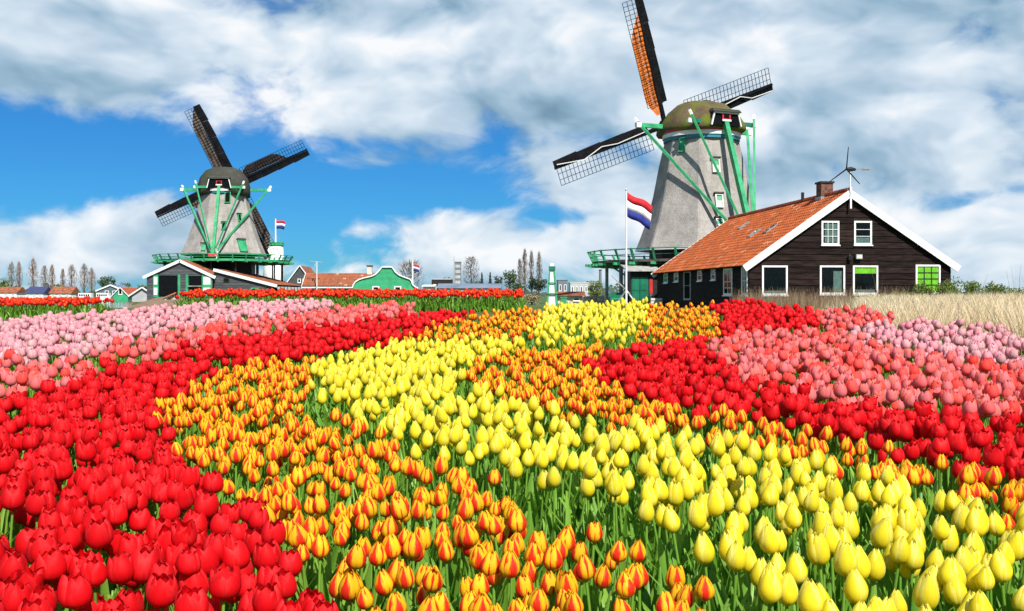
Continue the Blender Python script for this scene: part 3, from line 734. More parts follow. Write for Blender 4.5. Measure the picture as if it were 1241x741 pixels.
windmill('large thatched windmill with mossy brown cap and orange sail cloth, behind the farmhouse', 850, 80, 22.3, 13.4, 22.6, 11.0, 5.45, 15.43,
         [(4.55, 5.3), (6.33, 4.62), (8.67, 3.93), (11.3, 3.42), (13.15, 2.98)], 3.45, 4.25, -13, big_cap,
         [dict(lf, rope=[(2.2, -.1), (4.5, -.25), (7.5, .05), (8.6, -.45), (10.8, -.5)]), dict(lf, cloth=(1.0, 9.6, M_ORANGE), lw=1.35), dict(lf, rope=[(2.0, -.2), (5.0, -.1), (6.5, -.35), (8.3, .15), (10.8, -.3)]), dict(lf)],
         [(-35.5, -.25, 12.0, .55, 1.2, 'door'), (9.5, -.05, 10.3, .6, 1.1, 'white'), (9.5, .0, 7.5, .6, 1.1, 'white'), (9.5, -.15, 5.7, .6, 1.0, 'white')], 'big', 4.3)
small_cap = dict(z0=14.75, shape=[(1.0, -.25), (1.03, .18), (.93, .55), (.68, .86), (.35, .98), (0, 1.0)],
               secs=[(-3.0, 2.3, 2.0), (-2.5, 2.75, 2.55), (-1.3, 3.15, 3.1), (0.0, 3.25, 3.3), (1.5, 3.1, 3.1), (2.6, 2.6, 2.3), (3.3, 1.9, 1.5)],
               gw=1.55, gz=(14.85, 16.15), long_half=5.6, long_a=.9, long_z=15.05, short_half=2.9, short_a=-2.95, short_z=15.0, tail_a=6.9)
sm = dict(lw=1.45, wb=1.0)
windmill('thatched windmill with dark domed cap and brown sails, rising from black barns', 272, 133, 4.0, 11.5, 24.7, 11.5, 4.98, 16.4,
         [(6.3, 5.65), (8.0, 4.9), (10.3, 4.1), (12.3, 3.55), (14.3, 3.1)], 5.35, 6.05, -17, small_cap,
         [dict(sm, cloth=(1.8, 8.4, M_BROWNCLOTH)), dict(sm, cloth=(.9, 11.2, M_TAN), taper=False), dict(sm, cloth=(1.2, 6.8, M_TAN)), dict(sm, cloth=(3, 10.4, M_TAN))],
         [(5.5, 1.0, 12.9, .75, 1.5, 'dark'), (5.5, .7, 9.3, .6, 1.0, 'dark'), (5.5, -3.6 + 1.9, 6.5, .6, 1.0, 'door'), (50.5, -.6, 6.45, 1.2, 1.7, 'door'), (50.5, -.2, 10.5, .5, 1.0, 'dark')], 'small', 4.2)
#PART2
# ------------------------------------------------------------------ barns round the far mill and other houses
def gable_house(name, label, px0, px1, y_eave, y_ridge, d, depth, wall_m, roof_m, group=None, ridge_px=None, windows=(), bargeb=True, base_z=-.05, tiles=True, hb=None, door=None):
    """gable end towards the viewer; sizes from photo columns/rows at distance d"""
    x0, x1 = X(px0, d), X(px1, d); ze, zr = Z(y_eave, d), Z(y_ridge, d); xm = X(ridge_px, d) - x0 if ridge_px else (x1 - x0) / 2
    t = thing(name, label, 'barn' if 'barn' in name else 'house', (x0, d, 0), 0, group); w = x1 - x0
    q = MB(); q.prism([(0, 0, base_z), (w, 0, base_z), (w, 0, ze), (xm, 0, zr), (0, 0, ze)], (0, depth, 0)); fix_normals(q.build('wall', M_DARK if hb else wall_m, t))
    if hb: boards(t, (0, 0, 0), (1, 0, 0), (0, -1, 0), lambda z: (0, w) if z <= ze else (xm * (z - ze) / (zr - ze), w - (w - xm) * (z - ze) / (zr - ze)), .05, zr - .05, hb, [o_[:4] for o_ in windows], wall_m)
    bt = .22 if w > 6.5 else .04
    for side in (0, 1):
        base = Vector((0, 0, ze)) if side == 0 else Vector((w, 0, ze)); run = xm if side == 0 else -(w - xm)
        sl = Vector((run, 0, zr - ze)); S = sl.length; su = sl.normalized(); nr = Vector((-su.z, 0, su.x)) if side == 0 else Vector((su.z, 0, -su.x))
        st = base - su * .35 - Vector((0, .2, 0)); Lr = depth + .4
        q = MB(); q.prism([st, st + Vector((0, Lr, 0)), st + Vector((0, Lr, 0)) + su * (S + .35), st + su * (S + .35)], nr * .07); r_ = q.build('roof', roof_m, t); fix_normals(r_)
        if tiles: pantiles('roof_tiles', r_, st + nr * .075, (0, 1, 0), su, nr, Lr, S + .35, .4, .45, M_TILE2, True)
        if bargeb:
            a = st - Vector((0, .03, 0)); q = MB(); q.prism([a - su * .1 - nr * bt, a + su * (S + .35) - nr * bt, a + su * (S + .35) + nr * .13, a - su * .1 + nr * .13], (0, -.08, 0)); fix_normals(q.build('barge_board', M_WHITE, t))
    for (a, b_, c, e_, kw) in windows: window(t, (0, 0, 0), (1, 0, 0), (0, -1, 0), a, b_, c, e_, **kw)
    return t

# front barn with green doors
d = 121.5
def door_leaf(parent, x0, x1, z0, z1, y):
    q = MB(); q.bounds(x0, x1, y - .06, y, z0, z1); o_ = q.build('door_leaf', M_GREEN, parent)
    w = x1 - x0; h = z1 - z0
    for (a, b_) in ((.10, .42), (.56, .90)):
        q = MB(); q.bounds(x0 + w * .14, x1 - w * .14, y - .085, y - .06, z0 + h * a, z0 + h * b_); q.build('white_panel', M_WHITE, o_)
bx0 = X(178, d); sc_ = F / d
fx = lambda px: X(px, d) - bx0
fz = lambda py: Z(py, d)
ops = [(fx(192), fx(216), .55, fz(333.5), dict(fr=.06, mframe=M_TEAL, sill=False, pane=False, name='doorway')), (fx(228.5), fx(245), .55, fz(334), dict(fr=.06, mframe=M_TEAL, sill=False, pane=False, name='doorway'))]
barn = gable_house('barn', 'low black barn with open green and white doors in front of the far windmill', 178, 258, 334.5, 316, d, 6.2, M_GREYPLANK, M_DARK, ridge_px=218.5, windows=ops, hb=.33)
for (a, b_) in ((186, 192), (245.2, 257)): door_leaf(barn, fx(a), fx(b_), .55, fz(333), -.06)
for (a, b_) in ((216.2, 218.8), (225.5, 228.3)):
    q = MB(); q.bounds(fx(a), fx(b_), -.14, -.05, .5, fz(333)); q.build('door_post', M_GREEN, barn)
q = MB(); q.beam((fx(228.5), -.3, fz(347)), (fx(245), -.3, fz(347)), .08); q.build('door_rail', M_POST, barn)
# lean-to to its right
x0, x1 = X(258.6, d), X(331, d); zl_, zr_ = Z(327, d), Z(345.5, d); dep = 14.0
t = thing('lean_to_barn', 'black boarded lean-to barn with sloping brown tile roof and white edge beside the mill', 'barn', (x0, d + .3, 0)); w = x1 - x0
q = MB(); q.prism([(0, 0, -.05), (w, 0, -.05), (w, 0, zr_), (0, 0, zl_)], (0, dep, 0)); fix_normals(q.build('wall', M_DARK, t))
wops = [(fx(270) - fx(258.6), fx(277) - fx(258.6), Z(343, d), Z(337, d), dict(fr=.1, mframe=M_BLACK, sill=False)), (fx(303) - fx(258.6), fx(313) - fx(258.6), .3, Z(349, d), dict(fr=.12, mframe=M_GREEN, sill=False))]
boards(t, (0, 0, 0), (1, 0, 0), (0, -1, 0), lambda z: (0, w) if z <= zr_ else (0, max(.05, w * (zl_ - z) / (zl_ - zr_))), .05, zl_ - .05, .33, [o_[:4] for o_ in wops], M_GREYPLANK)
for (a, b_, c, e_, kw) in wops: window(t, (0, 0, 0), (1, 0, 0), (0, -1, 0), a, b_, c, e_, **kw)
sl = Vector((-w, 0, zl_ - zr_)); S = sl.length; su = sl.normalized(); nr = Vector((su.z, 0, -su.x)); st = Vector((w, -.25, zr_)) - su * .4
q = MB(); q.prism([st, st + Vector((0, dep + .3, 0)), st + Vector((0, dep + .3, 0)) + su * (S + .4), st + su * (S + .4)], nr * .07); r_ = q.build('roof', M_DARK, t); fix_normals(r_)
pantiles('roof_tiles', r_, st + nr * .075, (0, 1, 0), su, nr, dep + .3, S + .4, .4, .45, M_TILE2, True)
q = MB(); a = st - Vector((0, .03, 0)); q.prism([a - su * .1 - nr * .2, a + su * (S + .4) - nr * .2, a + su * (S + .4) + nr * .16, a - su * .1 + nr * .16], (0, -.08, 0)); fix_normals(q.build('barge_board', M_WHITE, t))
for k in range(7):   # scalloped white and black eaves valance
    y_ = .3 + k * 1.95; q = MB()
    q.prism([(w + .42, y_, zr_ - .2)] + [(w + .42, y_ + .7 + .7 * math.cos(math.pi - math.pi * j / 6), zr_ - .25 - .55 * math.sin(math.pi * j / 6)) for j in range(7)] + [(w + .42, y_ + 1.4, zr_ - .2)], (-.05, 0, 0)); fix_normals(q.build('valance_board', M_WHITE, t))
# ramp up to the barn doors
b = MB(); N = 24
for k in range(N + 1):
    f = k / N; y = 62 + (121 - 62) * f; cx_ = X(176, 62) * (1 - f) + X(205, 121) * f; hw = 1.35 * (1 - f) + 1.5 * f; z = -.02 + .58 * f
    for s in (-1.6, -1.0, 1.0, 1.6): b.v.append((cx_ + s * hw, y, (z if abs(s) == 1.0 else -.35)))
for k in range(N):
    for i in range(3): b.f.append((k * 4 + i, k * 4 + i + 1, k * 4 + 5 + i, k * 4 + 4 + i))
o = b.build('ramp', M_BROWN, smooth=True, kind='structure')
for k in range(16):
    px_ = random.uniform(199, 213); d_ = random.uniform(99, 108); q = MB(); r = random.uniform(.22, .4); c = Vector((X(px_, d_), d_, random.uniform(.0, .35)))
    q.tube([c + Vector((-r, 0, 0)), c + Vector((0, .1, .1)), c + Vector((r, 0, -.05))], [r * .5, r, r * .6], 7)
    o = q.build('boulder', mat('pale_stone', (.45, .44, .42), .9, .4, 2) if k % 2 else M_BLACK); tag(o, 'small black or pale boulder in the heap beside the earth ramp', 'boulder', 'boulders beside the ramp')
q = MB(); q.beam((X(200, 104), 104, .55), (X(213, 108), 108, 1.05), .12); q.beam((X(201, 104.5), 104.5, -.1), (X(201, 104.5), 104.5, .6), .1); q.beam((X(211, 107.5), 107.5, -.1), (X(211, 107.5), 107.5, 1.0), .1)
tag(q.build('handrail', mat('orange_rail', (.55, .22, .06), .6)), 'orange wooden handrail at the foot of the earth ramp', 'handrail')

# white round structure and flag behind the far mill
d = 160
t = thing('white_drum_mill', 'white drum tower with green rim just behind the far windmill', 'tower', (X(332, d), d, 0))
q = MB(); q.tube([(0, 0, -.05), (0, 0, Z(298, d))], [1.9, 1.45], 24); q.build('drum', M_WHITE, t, smooth=True)
q = MB(); q.tube([(0, 0, Z(298, d)), (0, 0, Z(294, d))], [1.6, 1.6], 24); q.build('rim', M_GREEN, t)
q = MB(); q.tube([(-.9, -1.0, Z(298, d)), (-.9, -1.0, Z(288, d))], [.28, .28], 12); q.build('post', M_TEAL, t)

def flag(label, px, ybase, ytop, d, fy0, fy1, length, drop, group=None):
    t = thing('flagpole', label, 'flag', (X(px, d), d, 0), 0, group)
    zt_ = Z(ytop, d); q = MB(); q.tube([(0, 0, -.1), (0, 0, zt_)], [.075 * d / 66, .045 * d / 66], 8); q.build('pole', M_WHITE, t)
    q = MB(); q.tube([(0, 0, zt_ - .02), (0, 0, zt_ + .06), (0, 0, zt_ + .12)], [.05, .1, .03], 8); q.build('finial', M_CREAM, t)
    z1_, z0_ = Z(fy0, d), Z(fy1, d); hgt = z1_ - z0_
    fm = [(.55, .02, .03), (.80, .80, .80), (.02, .03, .22)]; fl = None
    for k in range(3):
        N = 18; q = MB(); m_ = mat('flag_%d' % k, fm[k], .8, .08)
        for i in range(N + 1):
            u = i / N
            for v in (k / 3, (k + 1) / 3):
                x = length * u * (1 - .12 * v); y = .16 * math.sin(u * 8 + v * 1.3) * u * hgt; z = z1_ - hgt * v - drop * hgt * (u ** .95) - .03 * hgt * math.sin(u * 7 + v)
                q.v.append((x + .06, y, z))
        for i in range(N): q.f.append((2 * i, 2 * i + 2, 2 * i + 3, 2 * i + 1))
        o_ = q.build(('red_stripe', 'white_stripe', 'blue_stripe')[k], m_, t, smooth=True)
        md = o_.modifiers.new('s', 'SOLIDIFY'); md.thickness = .01
    return t
fb = flag('red, white and blue flag on a tall white pole in front of the large windmill', 759, 362, 231, 66, 233, 262, 1.72, .55)
for s in (-1, 1):
    q = MB(); q.beam((0, 0, 1.15), (s * .9, s * .25, -.08), .07); q.build('pole_stay', M_METAL if s < 0 else M_WHITE, fb)
q = MB(); q.beam((-.95, .3, 2.1), (.25, 0, .9), .06); q.build('pole_stay', M_POST, fb)
flag('small red, white and blue flag on the white drum tower', 334, 300, 266, 159, 267, 277, 1.5, .12)
flag('red, white and blue flag flying behind the green bell gable', 500, 350, 316, 150, 320, 328, 1.0, .30)

# small gabled house behind the mill
gable_house('gabled_house', 'small dark gabled house with white edges and red roof behind the mill stage', 348, 379, 343, 322.5, 180, 9, M_GREYPLANK, M_ROOFFAR, windows=[(1.9, 2.5, Z(343, 180), Z(338, 180), dict(fr=.12)), (2.8, 3.4, Z(343, 180), Z(338, 180), dict(fr=.12))], tiles=False, hb=None)
# red roof house joined to the green gable
d = 145
t = thing('long_red_house', 'long low black house with wide brown-red tile roof joined to a green gable', 'house', (X(368, d), d, 0)); w = X(455, d) - X(368, d)
ze, zr = Z(346, d), Z(331.5, d)
q = MB(); q.prism([(0, 0, -.05), (0, 5.2, -.05), (0, 5.2, ze), (0, 2.6, zr - .1), (0, 0, ze)], (w, 0, 0)); fix_normals(q.build('wall', M_BLACK, t))
su = Vector((0, 2.6, zr - ze)); S = su.length; su.normalize(); nr = Vector((0, -su.z, su.y)); st = Vector((-.2, 0, ze)) - su * .3
q = MB(); q.prism([st, st + Vector((w + .2, 0, 0)), st + Vector((w + .2, 0, 0)) + su * (S + .3), st + su * (S + .3)], nr * .07); r_ = q.build('roof', M_DARK, t); fix_normals(r_)
pantiles('roof_tiles', r_, st + nr * .075, (1, 0, 0), su, nr, w + .2, S + .3, .42, .45, M_TILE2, True)
q = MB(); q.bounds(-.2, w, -.42, -.36, ze - .42, ze - .22); q.build('eaves_board', M_WHITE, t)
q = MB(); q.prism([(-.3, -.35, ze - .2), (-.3, 2.6, zr + .1), (-.3, 2.6, zr - .2), (-.3, -.35, ze - .5)], (.08, 0, 0)); fix_normals(q.build('barge_board', M_WHITE, t))
cx_ = X(445, d) - X(368, d)
q = MB(); q.bounds(cx_ - .36, cx_ + .36, 2.2, 2.9, zr - .5, Z(322.5, d)); c_ = q.build('chimney', M_CREAM, t)
q = MB(); q.bounds(cx_ - .44, cx_ + .44, 2.1, 3.0, Z(322.5, d), Z(321, d)); q.build('chimney_cap', M_BRICK, c_)
# green bell gable
d = 140; gx0 = X(427, d)
t = thing('green_house', 'green boarded house with white edged bell shaped gable', 'house', (gx0, d, 0))
out_ = [(427, 349), (428.5, 345), (431, 341.5), (435, 339), (440, 337.3), (450, 335), (455, 332.8), (459, 329), (462, 325), (463.5, 323.8), (474.5, 323.8), (476, 325), (479, 329.5), (483, 333), (488, 335.3), (497, 338.5), (499, 341), (500, 345), (503, 347.5), (507, 349.5)]
pl = [Vector((X(a, d) - gx0, 0, Z(b_, d))) for a, b_ in out_]; wg = pl[-1].x
q = MB(); q.prism([Vector((0, .1, -.05))] + [p + Vector((0, .1, 0)) for p in pl] + [Vector((wg, .1, -.05))], (0, .3, 0)); c_ = q.build('gable_wall', M_GREENWALL, t); fix_normals(c_)
zz = .1
while zz < pl[9].z - .1:      # boards of the gable, each with its own width
    zt_ = min(zz + .36, pl[9].z - .02)
    def xr(z):
        L_ = [p for p in pl if p.x <= pl[9].x + .01]; R_ = [p for p in pl if p.x >= pl[10].x - .01]
        a = np.interp(z, [p.z for p in L_], [p.x for p in L_]); r = np.interp(z, [p.z for p in R_[::-1]], [p.x for p in R_[::-1]]); return a + .08, r - .08
    (a0, b0), (a1, b1) = xr(zz), xr(zt_)
    q = MB(); q.prism([(a0, .1, zz), (b0, .1, zz), (b1, .1, zt_), (a1, .1, zt_)], (0, -.03, 0)); q.v = [(x, y - (.03 if (z == zz and y < .1) else 0), z) for x, y, z in q.v]
    fix_normals(q.build('plank', M_GREENWALL, t)); zz = zt_
q = MB()
for p0, p1 in zip(pl[:-1], pl[1:]): q.beam(p0 + Vector((0, -.02, 0)), p1 + Vector((0, -.02, 0)), .26, .16)
q.build('gable_edging', M_WHITE, t)
q = MB(); q.prism([(.5, .41, -.05), (wg - .7, .41, -.05), (wg - .7, .41, 1.6), (wg / 2, .41, 3.9), (.5, .41, 1.6)], (0, 4.2, 0)); c_ = q.build('wall', M_ROOFFAR, t); fix_normals(c_)
for px_ in (455.5, 482):
    a = X(px_, d) - gx0; window(t, (0, .04, 0), (1, 0, 0), (0, -1, 0), a - .5, a + .5, .7, Z(347, d), fr=.16, cols=1)
# weathervane post by the red roof
d = 144; t = thing('weathervane', 'thin weathervane on a white post at the end of the red roof', 'weathervane', (X(384, d), d, 0))
q = MB(); q.tube([(0, 0, -.1), (0, 0, Z(317, d))], [.09, .06], 8); q.build('post', M_WHITE, t)
q = MB(); q.beam((-.95, 0, Z(316.5, d)), (.85, .1, Z(318, d)), .14, .07); q.build('vane', M_POST, t)
q = MB(); q.beam((-.2, 0, Z(318, d)), (-.25, 0, Z(324, d)), .12); q.build('counterweight', M_POST, t)

# far low roofs, towers and blocks
def block(name, label, cat, px0, px1, y0, d, depth, m, roofm=None, roof_y=None, group=None, wins=0):
    t = thing(name, label, cat, (X(px0, d), d, 0), 0, group); w = X(px1, d) - X(px0, d); h = Z(y0, d)
    q = MB(); q.bounds(0, w, 0, depth, -.1, h); q.build('wall', m, t)
    if roof_y:
        z1_ = Z(roof_y, d); q = MB(); q.prism([(-.3, -.4, h), (-.3, depth + .4, h), (-.3, depth / 2, z1_)], (w + .6, 0, 0)); fix_normals(q.build('roof', roofm, t))
    else:
        q = MB(); q.bounds(-.15, w + .15, -.15, depth + .15, h, h + .25); q.build('parapet', roofm or m, t)
    for k in range(wins):
        a = w * (k + .25) / wins; window(t, (0, 0, 0), (1, 0, 0), (0, -1, 0), a, a + w * .5 / wins, h * .35, h * .75, fr=.12 * d / 200)
    return t
block('shed', 'long low shed with blue-grey roof behind the back tulip bed', 'shed', 531, 606, 349.5, 190, 9, M_GREYWALL, M_BLUEROOF, 343.5, wins=6)
block('kiosk', 'small white roofed kiosk next to the green gable house', 'shed', 513, 525, 347.5, 165, 4, M_CREAM, M_WHITE, 345.2, wins=1)
block('dark_shed', 'dark brown flat shed behind the green gable house', 'shed', 523, 546, 339, 260, 10, M_BLACK, M_GREYWALL, wins=3)
t = block('factory_tower', 'grey concrete factory tower with a mast on its side', 'tower', 551, 558.5, 318, 520, 4, M_GREYWALL2 if False else mat('dark_concrete', (.16, .18, .20), .8), None, wins=0)
for k in range(5):
    q = MB(); q.bounds(.3, 3.0, -.12, -.02, 4 + k * 2.8, 5.6 + k * 2.8); q.build('window', M_GREYWALL, t)
q = MB(); q.tube([(-.3, 0, 0), (-.3, 0, Z(310, 520))], [.3, .15], 6); q.build('mast', M_POST, t)
block('factory_block', 'squat dark factory block beside the grey warehouse', 'building', 676, 688, 340, 420, 10, mat('dark_concrete', (.16, .18, .20)), wins=2)
block('warehouse', 'pale grey flat warehouse across the field', 'building', 691, 713, 343, 400, 12, M_GREYWALL, M_CREAM, wins=4)
block('grey_office', 'mid grey flat building behind the yellow-green bush', 'building', 713, 727, 341.5, 430, 10, mat('mid_concrete', (.27, .29, .31)), wins=3)
t = thing('factory_chimney', 'slim dark factory chimney behind the mill stage', 'chimney', (X(727.5, 450), 450, 0)); q = MB(); q.tube([(0, 0, 0), (0, 0, Z(328, 450))], [.75, .6], 10); q.build('shaft', mat('dark_concrete', (.16, .18, .20)), t); q = MB(); q.tube([(0, 0, Z(328, 450)), (0, 0, Z(327, 450))], [.75, .75], 10); q.build('rim', M_BLACK, t)
block('low_wall_house', 'low brown roofed outbuilding behind the yellow tulips', 'shed', 676, 706, 359, 95, 3, M_CREAM, M_ROOFFAR, 353.5, wins=2)
t = thing('fence', 'pale wooden fence between the outbuilding and the mill', 'fence', (X(707, 92), 92, 0)); w = X(733, 92) - X(707, 92)
for k in range(13): q = MB(); q.bounds(w * k / 13 + .015, w * (k + 1) / 13 - .015, -.02, .02, -.05, .72 + random.uniform(-.02, .02)); q.build('slat', mat('pale_fence', (.42, .33, .24), .85, .2, rnd=.2), t)
q = MB(); q.bounds(0, w, .022, .07, .2, .3); q.bounds(0, w, .022, .07, .5, .6); q.build('rail', M_POST, t, kind='stuff')
# green and white tapering pump post
d = 62; t = thing('pump_post', 'tapering green and white wooden pump stand behind the yellow tulips', 'pump', (X(669, d), d, 0)); zt_ = Z(321, d)
for s in (-1, 1): q = MB(); q.beam((s * .33, 0, -.1), (s * .13, 0, zt_ - .25), .11, .14, w2=.09); q.build('leg', M_GREEN, t)
q = MB(); q.prism([(-.24, .0, 0), (.24, .0, 0), (.09, .0, zt_ - .3), (-.09, .0, zt_ - .3)], (0, .05, 0)); fix_normals(q.build('white_board', M_WHITE, t))
q = MB(); q.bounds(-.2, .2, -.12, .14, zt_ - .32, zt_ - .1); q.build('head', M_TEAL, t)
q = MB(); q.bounds(-.11, .11, -.1, .12, zt_ - .098, zt_ + .08); q.build('cap', M_WHITE, t)
q = MB(); q.beam((-.3, -.1, .9), (.3, -.1, .9), .07); q.beam((-.24, -.1, 1.6), (.24, -.1, 1.6), .06); q.build('crossbar', M_GREEN, t, kind='stuff')
t = thing('bin', 'small bright green bin beside the pump stand', 'bin', (X(683, 62), 62, 0)); q = MB(); q.prism([(-.18, -.18, 0), (.18, -.18, 0), (.18, .18, 0), (-.18, .18, 0)], (0, 0, .62)); q.build('body', M_GREEN, t); q = MB(); q.bounds(-.21, .21, -.21, .21, .622, .7); q.build('lid', M_GREEN, t)
# things under the stage of the large mill
BC = Vector((X(850, 80), 80, 0))
t = thing('green_cart', 'dark green covered cart parked under the mill stage', 'cart', (X(749, 72), 72, 0))
q = MB(); q.prism([(-.55, 0, .25), (.55, 0, .25), (.62, 0, .75), (.35, 0, .98), (-.45, 0, .98), (-.62, 0, .7)], (0, 1.2, 0)); fix_normals(q.build('body', M_TEAL, t))
for s in (-.38, .38):
    q = MB(); q.tube([(s, -.05, .2), (s, -.12, .2)], [.24, .24], 12); q.build('wheel', M_BLACK, t)
q = MB(); q.bounds(-.5, .5, -.02, 0, .5, .58); q.build('trim', M_GREEN, t)
t = thing('mill_shed', 'black shed with green doors under the mill stage', 'shed', (X(764, 71), 71, 0)); w = X(797, 71) - X(764, 71)
q = MB(); q.bounds(0, w, .05, 4, -.05, 2.6); q.build('wall', M_BLACK, t)
q = MB(); q.prism([(-.3, -.5, 2.5), (-.3, 4.1, 3.05), (-.3, 4.1, 3.15), (-.3, -.5, 2.6)], (w + .5, 0, 0)); fix_normals(q.build('roof', M_POST, t))
for k in range(2):
    q = MB(); q.bounds(.08 + k * .62, .66 + k * .62, -.02, .04, 0, 2.1); dl = q.build('door', M_TEAL, t)
    for c in (.25, 1.15): q = MB(); q.bounds(.16 + k * .62, .58 + k * .62, -.045, -.021, c, c + .75); q.build('door_panel', M_TEAL, dl)
q = MB(); q.bounds(1.36, 1.6, -.02, .04, .9, 1.95); q.build('red_notice', M_RED, t)
q = MB(); q.tube([(1.48, -.1, 0), (1.48, -.1, .85)], [.13, .13], 10); q.build('milk_can', M_METAL, t)
t = thing('crate', 'pale wooden crate beside the black shed door', 'crate', (X(795, 66), 66, 0))
for k in range(3):
    q = MB(); q.bounds(-.38, .38, -.3, -.27, .05 + k * .2, .2 + k * .2); q.build('slat', M_CREAM, t)
q = MB(); q.bounds(-.36, .36, -.265, .3, .03, .6); q.build('box', M_POST, t)

# far bank
for (a, b_, ye, yr, d, wm, rm, lab) in ((-6, 20, 355, 348, 335, M_WHITE, M_ROOFFAR, 'far white house with brown roof farthest along the river bank'), (31, 52, 356, 347.5, 330, M_WHITE, mat('navy_roof', (.05, .06, .14), .6), 'far white house with dark blue roof by the poplars'),
                                       (60, 86, 356, 347.5, 332, M_CREAM, M_ROOFFAR, 'far cream house with brown roof next to the white moored boats')):
    ww = X(b_, d) - X(a, d)
    block('river_house', lab, 'house', a, b_, ye, d, 7, wm, rm, yr, 'houses on the far river bank', wins=3)
gable_house('green_river_house', 'green gabled house with orange roof on the river', 137, 155, 358, 349, 235, 10, M_GREENWALL, M_TILE_PLAIN, windows=[(1.3, 2.2, .9, 2.4, dict(fr=.15))], tiles=False, base_z=-.8)
gable_house('grey_boathouse', 'dark grey-green boathouse behind the green river house', 118, 150, 352, 345.5, 262, 8, mat('slate_board', (.10, .15, .16), .6), M_BLUEROOF, windows=[(2, 3, 1, 2, dict(fr=.15)), (4, 5, 1, 2, dict(fr=.15))], tiles=False, base_z=-.8)
gable_house('white_shed', 'low white edged grey shed left of the barn by the ramp', 160, 186, 357.5, 349, 126, 4, M_GREYWALL, M_DARK, tiles=False)
for k, (a, b_, lab) in enumerate(((91, 113, 'white river boat with long cabin moored before the poplars'), (113, 134, 'white river boat moored against the dark boathouse'))):
    d = 225 - 6 * k; t = thing('river_boat', lab, 'boat', (X(a, d), d, -.6), 0, 'boats on the river'); w = X(b_, d) - X(a, d)
    q = MB(); q.prism([(0, 0, .9), (.5, 0, 0), (w - .3, 0, 0), (w, 0, .9)], (0, 1.8, 0)); fix_normals(q.build('hull', M_WHITE if k else M_BLUEROOF, t))
    q = MB(); q.bounds(w * .15, w * .85, .2, 1.6, .902, 1.9); cb = q.build('cabin', M_WHITE, t)
    for j in range(5): q = MB(); q.bounds(w * (.2 + .12 * j), w * (.28 + .12 * j), .16, .199, 1.2, 1.6); q.build('window', M_DARK, cb)
t = thing('quay_fence', 'white railing along the far river quay', 'fence', (X(-8, 300), 300, 0)); w = X(92, 300) - X(-8, 300)
for k in range(26): q = MB(); q.bounds(w * k / 25 - .09, w * k / 25 + .09, -.09, .09, -1.0, .5); q.build('post', M_WHITE, t)
q = MB(); q.bounds(0, w, -.12, .12, .501, .68); q.build('rail', M_WHITE, t)

